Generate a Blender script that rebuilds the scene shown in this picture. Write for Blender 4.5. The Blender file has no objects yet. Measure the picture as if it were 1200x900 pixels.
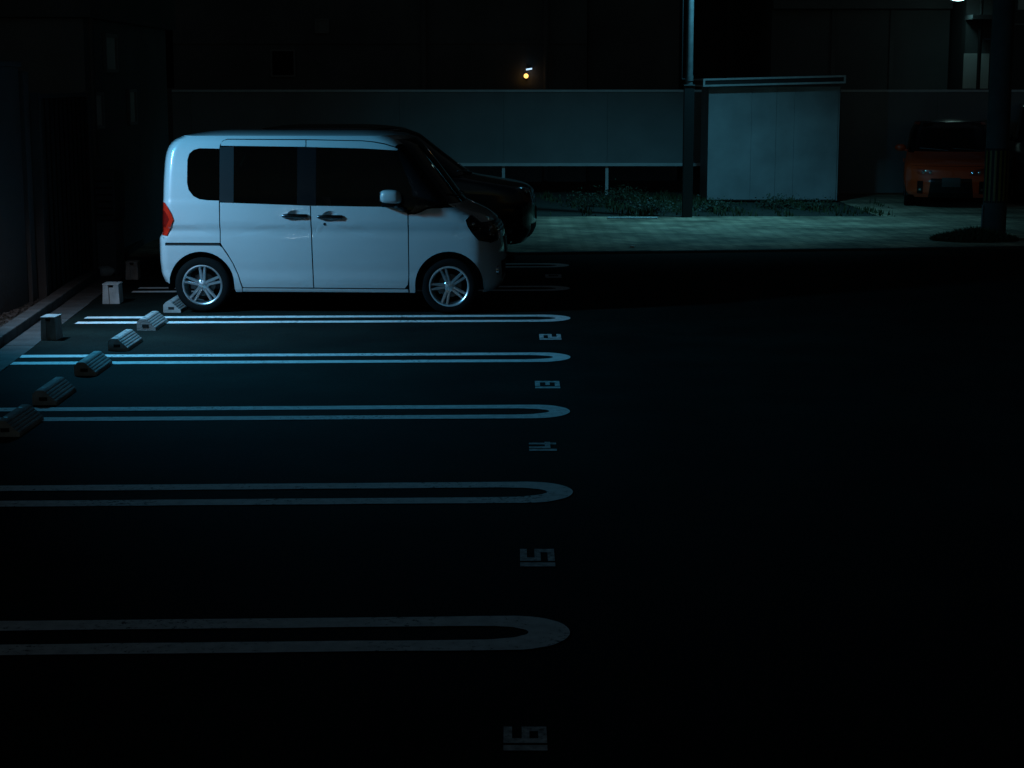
import bpy, bmesh, math, random
from mathutils import Vector, Matrix, geometry
R = math.radians
random.seed(7)
S = bpy.context.scene
COL = S.collection

# ------------------------------------------------------------------ camera
H = 2.3
PITCH = R(9.66)
cd = bpy.data.cameras.new('camera')
cam = bpy.data.objects.new('camera', cd)
COL.objects.link(cam)
cam.location = (0, 0, H)
cam.rotation_euler = (math.pi / 2 - PITCH, 0, 0)
cd.sensor_width = 36
cd.lens = 2086 / 1200 * 36
cd.clip_end = 2000
S.camera = cam

# ------------------------------------------------------------------ sky
w = bpy.data.worlds.new('World')
S.world = w
w.use_nodes = True
nt = w.node_tree
sky = nt.nodes.new('ShaderNodeTexSky')
sky.sky_type = 'NISHITA'
sky.sun_disc = False
sky.sun_elevation = R(-3)
sky.sun_rotation = R(200)
bg = nt.nodes['Background']
bg.inputs['Strength'].default_value = 0.135
tint = nt.nodes.new('ShaderNodeMix'); tint.data_type = 'RGBA'; tint.blend_type = 'MULTIPLY'; tint.inputs[0].default_value = 1
tint.inputs[7].default_value = (0.75, 1.0, 0.95, 1)          # teal town glow in the night air
nt.links.new(sky.outputs['Color'], tint.inputs[6]); nt.links.new(tint.outputs[2], bg.inputs['Color'])

# ------------------------------------------------------------------ lamps of the place and one added fill light
def spot(name, loc, target, energy, color, size=120, blend=1.0, radius=0.08):
    l = bpy.data.lights.new(name, 'SPOT')
    l.energy = energy; l.color = color
    l.spot_size = R(size); l.spot_blend = blend; l.shadow_soft_size = radius
    o = bpy.data.objects.new(name, l)
    COL.objects.link(o)
    o.location = loc
    o.rotation_euler = (Vector(target) - Vector(loc)).to_track_quat('-Z', 'Y').to_euler()
    return o
LOT_LAMP = Vector((-4.93, 16.15, 2.5))
spot('lot_lamp_light', LOT_LAMP, (-0.3, 16.3, 0.2), 620, (0.07, 0.57, 1.0), 142, 1.0, 0.16)
spot('rear_pale_fill', LOT_LAMP + Vector((0.05, -0.12, -0.25)), (-3.6, 16.9, 0.4), 125, (0.9, 0.80, 0.88), 106, 1.0, 0.08)  # added pale light without its own source, whitens the van's rear against the blue
POLE_LAMP = Vector((3.75, 29.6, 5.0))
spot('pole_lamp_light', POLE_LAMP + Vector((0, 0, -0.06)), (2.8, 30.2, 0.3), 545, (0.14, 0.70, 1.0), 132, 0.9, 0.10)
FAR_LAMP = Vector((10.05, 41.0, 4.12))
spot('far_lamp_light', FAR_LAMP + Vector((0.1, 0.0, -0.1)), (11.5, 42.5, 1), 5, (0.3, 0.85, 0.9), 130, 1.0, 0.08)

S.view_settings.view_transform = 'Standard'
S.view_settings.look = 'None'
S.view_settings.exposure = 0
S.view_settings.gamma = 1
S.cycles.use_denoising = True
S.cycles.max_bounces = 6

# ------------------------------------------------------------------ helpers
def PX(x, y):
    "ground point seen at pixel (x, y) of the 1200x900 photograph"
    D = H * ((2086 / math.cos(PITCH) ** 2) / (y - 95) - math.tan(PITCH))
    zc = D * math.cos(PITCH) + H * math.sin(PITCH)
    return ((x - 600) / 2086 * zc, D)
def PXD(x, y, D):
    "point at depth D seen at pixel (x, y)"
    a = math.atan((450 - y) / 2086) - PITCH
    z = H + D * math.tan(a)
    zc = D * math.cos(PITCH) - (z - H) * math.sin(PITCH)
    return ((x - 600) / 2086 * zc, D, z)

def interp(tab, v):
    if v <= tab[0][0]: return tab[0][1]
    for (a, b), (c, d) in zip(tab, tab[1:]):
        if v <= c:
            t = (v - a) / (c - a)
            return b + (d - b) * t
    return tab[-1][1]
def smooth_tab(tab, step=0.012, rad=0.02, n=5):
    "table resampled and softened"
    a, b = tab[0][0], tab[-1][0]
    m = int((b - a) / step) + 1
    out = []
    for i in range(m + 1):
        v = a + (b - a) * i / m
        s = sum(interp(tab, v + rad * (k / n)) for k in range(-n, n + 1)) / (2 * n + 1)
        out.append((v, s))
    return out

def mat(name, color, rough=0.6, metal=0.0, noise=0.0, nscale=8.0, bump=0.0, bscale=60.0, coat=0.0,
        emit=None, estr=0.0, spec=0.5, dark=None, detail=6.0):
    m = bpy.data.materials.new(name)
    m.use_nodes = True
    n = m.node_tree.nodes; L = m.node_tree.links
    p = n['Principled BSDF']
    p.inputs['Base Color'].default_value = (*color, 1)
    p.inputs['Roughness'].default_value = rough
    p.inputs['Metallic'].default_value = metal
    p.inputs['Specular IOR Level'].default_value = spec
    p.inputs['Coat Weight'].default_value = coat
    p.inputs['Coat Roughness'].default_value = 0.04
    tc = n.new('ShaderNodeTexCoord')
    if noise > 0:
        t = n.new('ShaderNodeTexNoise'); t.inputs['Scale'].default_value = nscale
        t.inputs['Detail'].default_value = detail
        L.new(tc.outputs['Object'], t.inputs['Vector'])
        r = n.new('ShaderNodeValToRGB')
        r.color_ramp.elements[0].position = 0.32; r.color_ramp.elements[1].position = 0.68
        d = dark or tuple(c * (1 - noise) for c in color)
        r.color_ramp.elements[0].color = (*d, 1)
        r.color_ramp.elements[1].color = (*[min(1, c * (1 + noise * 0.5)) for c in color], 1)
        L.new(t.outputs['Fac'], r.inputs['Fac'])
        L.new(r.outputs['Color'], p.inputs['Base Color'])
    if bump > 0:
        t2 = n.new('ShaderNodeTexNoise'); t2.inputs['Scale'].default_value = bscale
        t2.inputs['Detail'].default_value = 4
        L.new(tc.outputs['Object'], t2.inputs['Vector'])
        b = n.new('ShaderNodeBump'); b.inputs['Strength'].default_value = bump
        b.inputs['Distance'].default_value = 0.02
        L.new(t2.outputs['Fac'], b.inputs['Height'])
        L.new(b.outputs['Normal'], p.inputs['Normal'])
    if emit:
        p.inputs['Emission Color'].default_value = (*emit, 1)
        p.inputs['Emission Strength'].default_value = estr
    return m

def wear(m, under, lo, hi, scale=28):
    "chips and worn spots that show the surface underneath"
    n = m.node_tree.nodes; L = m.node_tree.links; p = n['Principled BSDF']
    src = p.inputs['Base Color'].links[0].from_socket
    t = n.new('ShaderNodeTexNoise'); t.inputs['Scale'].default_value = scale; t.inputs['Detail'].default_value = 9; t.inputs['Roughness'].default_value = 0.75
    t2 = n.new('ShaderNodeTexNoise'); t2.inputs['Scale'].default_value = 1.7; t2.inputs['Detail'].default_value = 3
    tc = n['Texture Coordinate']
    L.new(tc.outputs['Object'], t.inputs['Vector']); L.new(tc.outputs['Object'], t2.inputs['Vector'])
    ad = n.new('ShaderNodeMath'); ad.operation = 'MULTIPLY_ADD'; ad.inputs[1].default_value = 0.35
    L.new(t2.outputs['Fac'], ad.inputs[0]); L.new(t.outputs['Fac'], ad.inputs[2])
    r = n.new('ShaderNodeMapRange'); r.inputs['From Min'].default_value = lo; r.inputs['From Max'].default_value = hi
    L.new(ad.outputs[0], r.inputs['Value'])
    mx = n.new('ShaderNodeMix'); mx.data_type = 'RGBA'; mx.inputs[6].default_value = (*under, 1)
    L.new(r.outputs[0], mx.inputs[0]); L.new(src, mx.inputs[7]); L.new(mx.outputs[2], p.inputs['Base Color'])
    return m

def glass_mat(name, tint, clear=0.35):
    m = bpy.data.materials.new(name); m.use_nodes = True
    n = m.node_tree.nodes; L = m.node_tree.links
    n.remove(n['Principled BSDF'])
    out = n['Material Output']
    tr = n.new('ShaderNodeBsdfTransparent'); tr.inputs[0].default_value = (*[clear * c for c in tint], 1)
    gl = n.new('ShaderNodeBsdfGlossy'); gl.inputs['Roughness'].default_value = 0.015
    gl.inputs[0].default_value = (1, 1, 1, 1)
    fr = n.new('ShaderNodeFresnel'); fr.inputs['IOR'].default_value = 1.5
    mx = n.new('ShaderNodeMixShader')
    L.new(fr.outputs[0], mx.inputs[0]); L.new(tr.outputs[0], mx.inputs[1]); L.new(gl.outputs[0], mx.inputs[2])
    L.new(mx.outputs[0], out.inputs['Surface'])
    return m

def asphalt_mat():
    m = mat('asphalt', (0.0065, 0.0115, 0.0095), 0.9, noise=0.5, nscale=1.3, spec=0.1)
    n = m.node_tree.nodes; L = m.node_tree.links; p = n['Principled BSDF']
    tc = n['Texture Coordinate']
    v = n.new('ShaderNodeTexVoronoi'); v.inputs['Scale'].default_value = 85
    L.new(tc.outputs['Object'], v.inputs['Vector'])
    t = n.new('ShaderNodeTexNoise'); t.inputs['Scale'].default_value = 0.35; t.inputs['Detail'].default_value = 8
    t.inputs['Roughness'].default_value = 0.7
    L.new(tc.outputs['Object'], t.inputs['Vector'])
    r = n.new('ShaderNodeValToRGB'); r.color_ramp.elements[0].position = 0.35; r.color_ramp.elements[1].position = 0.7
    r.color_ramp.elements[0].color = (0.55, 0.55, 0.55, 1); r.color_ramp.elements[1].color = (1.3, 1.3, 1.3, 1)
    L.new(t.outputs['Fac'], r.inputs['Fac'])
    # pale stone chips in the binder
    chip = n.new('ShaderNodeValToRGB'); chip.color_ramp.elements[0].position = 0.0; chip.color_ramp.elements[1].position = 0.9
    chip.color_ramp.elements[0].color = (0.6, 0.6, 0.6, 1); chip.color_ramp.elements[1].color = (1.6, 1.6, 1.6, 1)
    L.new(v.outputs['Color'], chip.inputs['Fac'])
    base = p.inputs['Base Color'].links[0].from_socket
    a = n.new('ShaderNodeMix'); a.data_type = 'RGBA'; a.blend_type = 'MULTIPLY'; a.inputs[0].default_value = 1
    L.new(base, a.inputs[6]); L.new(r.outputs[0], a.inputs[7])
    b = n.new('ShaderNodeMix'); b.data_type = 'RGBA'; b.blend_type = 'MULTIPLY'; b.inputs[0].default_value = 1
    L.new(a.outputs[2], b.inputs[6]); L.new(chip.outputs[0], b.inputs[7])
    L.new(b.outputs[2], p.inputs['Base Color'])
    bp = n.new('ShaderNodeBump'); bp.inputs['Strength'].default_value = 0.6; bp.inputs['Distance'].default_value = 0.004
    L.new(v.outputs['Distance'], bp.inputs['Height']); L.new(bp.outputs['Normal'], p.inputs['Normal'])
    return m

def paver_mat():
    m = mat('pavers', (0.2, 0.2, 0.19), 0.8, spec=0.3)
    n = m.node_tree.nodes; L = m.node_tree.links; p = n['Principled BSDF']
    tc = n['Texture Coordinate']
    mp = n.new('ShaderNodeMapping'); mp.inputs['Rotation'].default_value = (0, 0, R(45))
    L.new(tc.outputs['Object'], mp.inputs['Vector'])
    b = n.new('ShaderNodeTexBrick'); b.inputs['Scale'].default_value = 1
    b.inputs['Brick Width'].default_value = 0.3; b.inputs['Row Height'].default_value = 0.15
    b.inputs['Mortar Size'].default_value = 0.012
    b.inputs['Color1'].default_value = (0.62, 0.44, 0.31, 1); b.inputs['Color2'].default_value = (0.36, 0.27, 0.20, 1)
    b.inputs['Mortar'].default_value = (0.12, 0.11, 0.07, 1)
    L.new(mp.outputs[0], b.inputs['Vector'])
    t = n.new('ShaderNodeTexNoise'); t.inputs['Scale'].default_value = 1.1; t.inputs['Detail'].default_value = 8
    L.new(tc.outputs['Object'], t.inputs['Vector'])
    r = n.new('ShaderNodeValToRGB'); r.color_ramp.elements[0].position = 0.35; r.color_ramp.elements[1].position = 0.7
    r.color_ramp.elements[0].color = (0.4, 0.42, 0.4, 1); r.color_ramp.elements[1].color = (1.25, 1.25, 1.2, 1)
    L.new(t.outputs['Fac'], r.inputs['Fac'])
    a = n.new('ShaderNodeMix'); a.data_type = 'RGBA'; a.blend_type = 'MULTIPLY'; a.inputs[0].default_value = 1
    L.new(b.outputs['Color'], a.inputs[6]); L.new(r.outputs[0], a.inputs[7])
    L.new(a.outputs[2], p.inputs['Base Color'])
    bp = n.new('ShaderNodeBump'); bp.inputs['Strength'].default_value = 0.7; bp.inputs['Distance'].default_value = 0.01
    bp.invert = True
    L.new(b.outputs['Fac'], bp.inputs['Height']); L.new(bp.outputs['Normal'], p.inputs['Normal'])
    return m

M = {
 'asphalt': asphalt_mat(),
 'pavers': paver_mat(),
 'soil': mat('soil', (0.03, 0.032, 0.025), 0.95, noise=0.5, nscale=6, bump=0.6, bscale=25),
 'line': mat('line_paint', (0.8, 0.82, 0.82), 0.7, noise=0.18, nscale=14, bump=0.15, bscale=120, spec=0.3),
 'faded': mat('faded_paint', (0.62, 0.63, 0.63), 0.75, noise=0.45, nscale=22, spec=0.3),
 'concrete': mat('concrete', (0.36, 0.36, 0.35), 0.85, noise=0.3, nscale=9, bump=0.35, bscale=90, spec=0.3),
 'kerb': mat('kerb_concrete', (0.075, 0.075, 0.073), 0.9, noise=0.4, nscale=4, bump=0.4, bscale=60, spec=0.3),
 'recess': mat('recess_dark', (0.015, 0.015, 0.015), 0.9),
 'paint_white': mat('pearl_white_paint', (0.47, 0.475, 0.48), 0.33, coat=1.0, noise=0.025, nscale=3),
 'paint_black': mat('black_paint', (0.01, 0.01, 0.012), 0.22, coat=1.0),
 'paint_orange': mat('orange_paint', (0.62, 0.05, 0.007), 0.35, coat=1.0, noise=0.05, nscale=3),
 'paint_dark': mat('dark_paint', (0.006, 0.007, 0.009), 0.35, coat=0.8),
 'trim': mat('black_trim', (0.006, 0.006, 0.007), 0.2, spec=0.3),
 'plastic': mat('dark_plastic', (0.012, 0.012, 0.013), 0.6, spec=0.15),
 'rubber': mat('rubber', (0.006, 0.006, 0.006), 0.9, bump=0.2, bscale=80, spec=0.12),
 'alloy': mat('alloy', (0.62, 0.64, 0.66), 0.32, metal=0.85),
 'chrome': mat('chrome', (0.75, 0.77, 0.8), 0.08, metal=1.0),
 'disc': mat('brake_steel', (0.18, 0.18, 0.18), 0.45, metal=1.0, noise=0.3, nscale=20),
 'seat': mat('seat_cloth', (0.06, 0.055, 0.05), 0.9, noise=0.2, nscale=30),
 'seat_pale': mat('interior_trim', (0.16, 0.15, 0.14), 0.8),
 'glass': glass_mat('tinted_glass', (0.75, 0.85, 0.9), 0.3),
 'screen': glass_mat('windscreen_glass', (0.85, 0.95, 0.95), 0.35),
 'lens': glass_mat('lamp_lens', (1, 1, 1), 0.85),
 'red_lens': mat('red_lens', (0.62, 0.02, 0.008), 0.12, coat=1.0),
 'plate': mat('plate_white', (0.04, 0.042, 0.042), 0.5),
 'fence': mat('fence_panel', (0.25, 0.255, 0.26), 0.55, noise=0.12, nscale=1.5, spec=0.4),
 'rail': mat('fence_rail', (0.72, 0.73, 0.74), 0.4, noise=0.1, nscale=5),
 'steel': mat('galvanised_steel', (0.12, 0.125, 0.13), 0.5, metal=0.3, noise=0.2, nscale=12),
 'black_steel': mat('black_steel', (0.006, 0.006, 0.007), 0.6),
 'shed': mat('shed_sheet', (0.31, 0.31, 0.32), 0.55, noise=0.22, nscale=1.7, spec=0.4),
 'shed_trim': mat('shed_trim', (0.5, 0.51, 0.52), 0.5, noise=0.15, nscale=8),
 'wall_dark': mat('dark_render', (0.13, 0.135, 0.14), 0.9, noise=0.3, nscale=0.8, bump=0.2, bscale=30),
 'wall_mid': mat('grey_render', (0.07, 0.073, 0.075), 0.9, noise=0.25, nscale=0.7, bump=0.2, bscale=30),
 'wall_dim': mat('dim_render', (0.13, 0.135, 0.14), 0.9, noise=0.2, nscale=0.6, bump=0.2, bscale=30),
 'wall_pale': mat('pale_render', (0.55, 0.56, 0.54), 0.9, noise=0.2, nscale=1.2),
 'corrugated': mat('corrugated_sheet', (0.05, 0.052, 0.054), 0.6, noise=0.2, nscale=3),
 'window': mat('window_dark', (0.01, 0.011, 0.012), 0.12),
 'frame': mat('window_frame', (0.2, 0.2, 0.2), 0.5),
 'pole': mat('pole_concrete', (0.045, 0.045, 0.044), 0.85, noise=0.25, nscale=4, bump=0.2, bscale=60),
 'yellow': mat('yellow_band', (0.12, 0.08, 0.01), 0.5, noise=0.2, nscale=15),
 'leaf': mat('leaf', (0.022, 0.032, 0.012), 0.6, noise=0.5, nscale=3),
 'grass': mat('grass', (0.045, 0.06, 0.02), 0.7, noise=0.5, nscale=2),
 'stone': mat('pale_stone', (0.4, 0.4, 0.39), 0.8, noise=0.3, nscale=12),
 'lamp_cold': mat('lamp_cold', (0.8, 0.8, 0.8), 0.4, emit=(0.55, 1.0, 0.95), estr=7),
 'lamp_street': mat('lamp_street', (0.8, 0.8, 0.8), 0.4, emit=(0.7, 0.9, 1.0), estr=45),
 'lamp_warm': mat('lamp_warm', (0.8, 0.6, 0.4), 0.4, emit=(1.0, 0.5, 0.12), estr=2.4),
 'lamp_small': mat('lamp_small', (0.8, 0.8, 0.8), 0.4, emit=(0.5, 0.75, 1.0), estr=1.3),
}

wear(M['line'], (0.05, 0.05, 0.05), 0.53, 0.60)
wear(M['faded'], (0.08, 0.08, 0.08), 0.52, 0.64, 40)
def tag(o, label=None, cat=None, group=None, kind=None):
    if label: o['label'] = label
    if cat: o['category'] = cat
    if group: o['group'] = group
    if kind: o['kind'] = kind
    return o
def empty(name, loc=(0, 0, 0), rz=0.0):
    o = bpy.data.objects.new(name, None)
    COL.objects.link(o)
    o.location = loc; o.rotation_euler = (0, 0, rz)
    o.empty_display_size = 0.2
    return o
def link(name, bm, m, parent=None, smooth=False, loc=None, sharp=35):
    me = bpy.data.meshes.new(name)
    bm.to_mesh(me); bm.free()
    if smooth:
        for p in me.polygons: p.use_smooth = True
        me.set_sharp_from_angle(angle=R(sharp))
    for mm in (m if isinstance(m, (list, tuple)) else [m]):
        me.materials.append(M[mm] if isinstance(mm, str) else mm)
    o = bpy.data.objects.new(name, me)
    COL.objects.link(o)
    if parent: o.parent = parent
    if loc is not None: o.location = loc
    return o
def inst(name, me, parent=None, loc=(0, 0, 0), rot=(0, 0, 0), scale=(1, 1, 1)):
    o = bpy.data.objects.new(name, me)
    COL.objects.link(o)
    if parent: o.parent = parent
    o.location = loc; o.rotation_euler = rot; o.scale = scale
    return o
def copy_tree(o, parent=None):
    c = o.copy(); COL.objects.link(c); c.parent = parent
    for ch in list(o.children): copy_tree(ch, c)
    return c

def box(bm, x0, x1, y0, y1, z0, z1, bev=0.0, mi=0):
    r = bmesh.ops.create_cube(bm, size=1)
    vs = r['verts']
    for v in vs:
        v.co = Vector(((x0 + x1) / 2 + v.co.x * (x1 - x0), (y0 + y1) / 2 + v.co.y * (y1 - y0), (z0 + z1) / 2 + v.co.z * (z1 - z0)))
    if bev > 0:
        es = list({e for v in vs for e in v.link_edges})
        bmesh.ops.bevel(bm, geom=es, offset=bev, segments=2, affect='EDGES', profile=0.6)
    if mi:
        for v in vs:
            if v.is_valid:
                for f in v.link_faces: f.material_index = mi
def tube(bm, pts, rad, seg=10, cap=True):
    rings = []
    pts = [Vector(p) for p in pts]
    for i, p in enumerate(pts):
        d = (pts[min(i + 1, len(pts) - 1)] - pts[max(i - 1, 0)]).normalized()
        a = d.orthogonal().normalized() if abs(d.z) > 0.9 else d.cross(Vector((0, 0, 1))).normalized()
        b = d.cross(a)
        r = rad[i] if isinstance(rad, (list, tuple)) else rad
        rings.append([bm.verts.new(p + (a * math.cos(2 * math.pi * k / seg) + b * math.sin(2 * math.pi * k / seg)) * r) for k in range(seg)])
    for A, B in zip(rings, rings[1:]):
        for k in range(seg):
            bm.faces.new((A[k], A[(k + 1) % seg], B[(k + 1) % seg], B[k]))
    if cap:
        bm.faces.new(rings[0][::-1]); bm.faces.new(rings[-1])
    bmesh.ops.recalc_face_normals(bm, faces=bm.faces)
def lathe(bm, prof, seg=40, axis='y', closed=False):
    "prof: (radius, offset along axis)"
    rings = []
    for r, o in prof:
        ring = []
        for k in range(seg):
            a = 2 * math.pi * k / seg
            c, s = math.cos(a) * r, math.sin(a) * r
            ring.append(bm.verts.new((c, o, s) if axis == 'y' else (c, s, o)))
        rings.append(ring)
    pairs = list(zip(rings, rings[1:]))
    if closed: pairs.append((rings[-1], rings[0]))
    for A, B in pairs:
        for k in range(seg):
            bm.faces.new((A[k], A[(k + 1) % seg], B[(k + 1) % seg], B[k]))
    bmesh.ops.recalc_face_normals(bm, faces=bm.faces)
def prism(bm, prof, y0, y1, ax='y'):
    "extrude a 2-D outline (x, z) along y"
    A = [bm.verts.new((p[0], y0, p[1])) for p in prof]
    B = [bm.verts.new((p[0], y1, p[1])) for p in prof]
    n = len(prof)
    bm.faces.new(A); bm.faces.new(B[::-1])
    for i in range(n):
        bm.faces.new((A[i], B[i], B[(i + 1) % n], A[(i + 1) % n]))
    bmesh.ops.recalc_face_normals(bm, faces=bm.faces)

# ------------------------------------------------------------------ curved sheet panels of a car body
def panel(name, poly, fn, m, parent, du=0.06, dv=0.04, thick=0.02, holes=(), proud=0.0, rim=True):
    """poly: 2-D outline (u, v); fn(u, v, depth) -> 3-D point. Cut to a fine mesh, laid on the surface, with an inward rim."""
    loops = [[Vector((p[0], p[1], 0)) for p in L] for L in [poly, *holes]]
    flat = [v for L in loops for v in L]
    tris = geometry.tessellate_polygon(loops)
    bm = bmesh.new()
    vs = [bm.verts.new(v) for v in flat]
    for t in tris:
        try: bm.faces.new([vs[i] for i in t])
        except ValueError: pass
    us = [p[0] for p in poly]; ws = [p[1] for p in poly]
    for ax, lo, hi, st in ((0, min(us), max(us), du), (1, min(ws), max(ws), dv)):
        k = math.ceil(lo / st + 1e-6)
        while k * st < hi - 1e-6:
            co = [0, 0, 0]; no = [0, 0, 0]; co[ax] = k * st; no[ax] = 1
            bmesh.ops.bisect_plane(bm, geom=bm.verts[:] + bm.edges[:] + bm.faces[:], dist=1e-5, plane_co=co, plane_no=no)
            k += 1
    bmesh.ops.remove_doubles(bm, verts=bm.verts, dist=1e-5)
    bmesh.ops.dissolve_limit(bm, angle_limit=0.001, verts=[], edges=[e for e in bm.edges if False])
    uv = {v: (v.co.x, v.co.y) for v in bm.verts}
    if rim:
        be = [e for e in bm.edges if e.is_boundary]
        bv = {v for e in be for v in e.verts}
        inner = {v: bm.verts.new(fn(*uv[v], thick - proud)) for v in bv}
    for v, (a, b) in uv.items(): v.co = fn(a, b, -proud)
    if rim:
        for e in be:
            a, b = e.verts
            f = bm.faces.new((a, b, inner[b], inner[a]))
    bmesh.ops.recalc_face_normals(bm, faces=bm.faces)
    o = link(name, bm, m, parent, smooth=True, sharp=30)
    return o

def rounded(pts, r, n=4):
    out = []
    N = len(pts)
    for i in range(N):
        p0, p, p1 = Vector(pts[i - 1]), Vector(pts[i]), Vector(pts[(i + 1) % N])
        a, b = (p0 - p), (p1 - p)
        rr = r[i] if isinstance(r, (list, tuple)) else r
        rr = min(rr, a.length * 0.45, b.length * 0.45)
        if rr < 1e-4: out.append(tuple(p)); continue
        s, e = p + a.normalized() * rr, p + b.normalized() * rr
        for k in range(n + 1):
            t = k / n
            q = s * (1 - t) ** 2 + p * 2 * t * (1 - t) + e * t * t
            out.append((q.x, q.y))
    return out
def arc(cx, cz, r, a0, a1, n=18):
    return [(cx + r * math.cos(R(a0 + (a1 - a0) * k / n)), cz + r * math.sin(R(a0 + (a1 - a0) * k / n))) for k in range(n + 1)]

class Shell:
    def __init__(s, w0, xf, xr, Rf=0.45, nf=2.3, Rr=0.2, nr=2.6):
        s.w0 = smooth_tab(w0, rad=0.008); s.xf = smooth_tab(xf, rad=0.022); s.xr = smooth_tab(xr, rad=0.02)
        s.Rf, s.nf, s.Rr, s.nr = Rf, nf, Rr, nr
    def W(s, x, z):
        w, f, r = interp(s.w0, z), interp(s.xf, z), interp(s.xr, z)
        t = (x - (f - s.Rf)) / s.Rf
        if t > 0: return w * (max(0.0, 1 - min(t, 1) ** s.nf)) ** (1 / s.nf)
        t = ((r + s.Rr) - x) / s.Rr
        if t > 0: return w * (max(0.0, 1 - min(t, 1) ** s.nr)) ** (1 / s.nr)
        return w
    def side(s, sg):
        return lambda x, z, d: Vector((x, sg * (s.W(x, z) - d), z))
    def front(s, y, z, d):
        w, f = interp(s.w0, z), interp(s.xf, z)
        t = min(abs(y) / w, 1)
        return Vector((f - s.Rf + s.Rf * (max(0, 1 - t ** s.nf)) ** (1 / s.nf) - d, y, z))
    def rear(s, y, z, d):
        w, r = interp(s.w0, z), interp(s.xr, z)
        t = min(abs(y) / w, 1)
        return Vector((r + s.Rr - s.Rr * (max(0, 1 - t ** s.nr)) ** (1 / s.nr) + d, y, z))
    def yb(s, z, t=0.62):   # half width where the front panels meet the side panels
        return interp(s.w0, z) * (1 - t ** s.nf) ** (1 / s.nf)
    def xb(s, z, t=0.62):
        return interp(s.xf, z) - s.Rf * (1 - t)
    def ybr(s, z, t=0.8):
        return interp(s.w0, z) * (1 - t ** s.nr) ** (1 / s.nr)
    def xbr(s, z, t=0.8):
        return interp(s.xr, z) + s.Rr * (1 - t)
def zsteps(a, b, n=12): return [a + (b - a) * k / n for k in range(n + 1)]
def fpoly(sh, z0, z1, inset=0.0, n=12):
    zs = zsteps(z0, z1, n)
    return [(sh.yb(z) - inset, z) for z in zs] + [(-sh.yb(z) + inset, z) for z in zs[::-1]]
def rpoly(sh, z0, z1, inset=0.0, n=12):
    zs = zsteps(z0, z1, n)
    return [(sh.ybr(z) - inset, z) for z in zs] + [(-sh.ybr(z) + inset, z) for z in zs[::-1]]
def roof_panel(sh, z, crown, m, parent, mapname='roof', ends=0.45):
    w, f, r = interp(sh.w0, z), interp(sh.xf, z), interp(sh.xr, z)
    pts = []
    n = 14
    for k in range(n + 1):
        a = math.pi / 2 * k / n
        pts.append((f - sh.Rf + sh.Rf * math.sin(a) ** (2 / sh.nf), w * math.cos(a) ** (2 / sh.nf)))
    pts2 = [(x, -y) for x, y in pts[::-1][1:]]
    q = []
    for k in range(n + 1):
        a = math.pi / 2 * k / n
        q.append((r + sh.Rr - sh.Rr * math.sin(a) ** (2 / sh.nr), w * math.cos(a) ** (2 / sh.nr)))
    q2 = [(x, -y) for x, y in q]
    poly = pts + pts2 + q2 + q[::-1][1:]
    def fn(x, y, d):
        e = max(0.0, min(1, (f - x) / ends)) * max(0.0, min(1, (x - r) / ends))
        e = 1 - (1 - e) ** 2
        return Vector((x, y, z + crown * e * max(0, 1 - (y / w) ** 2) ** 0.7 - d))
    return panel(mapname, poly, fn, m, parent, du=0.1, dv=0.08, thick=0.02)

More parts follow.
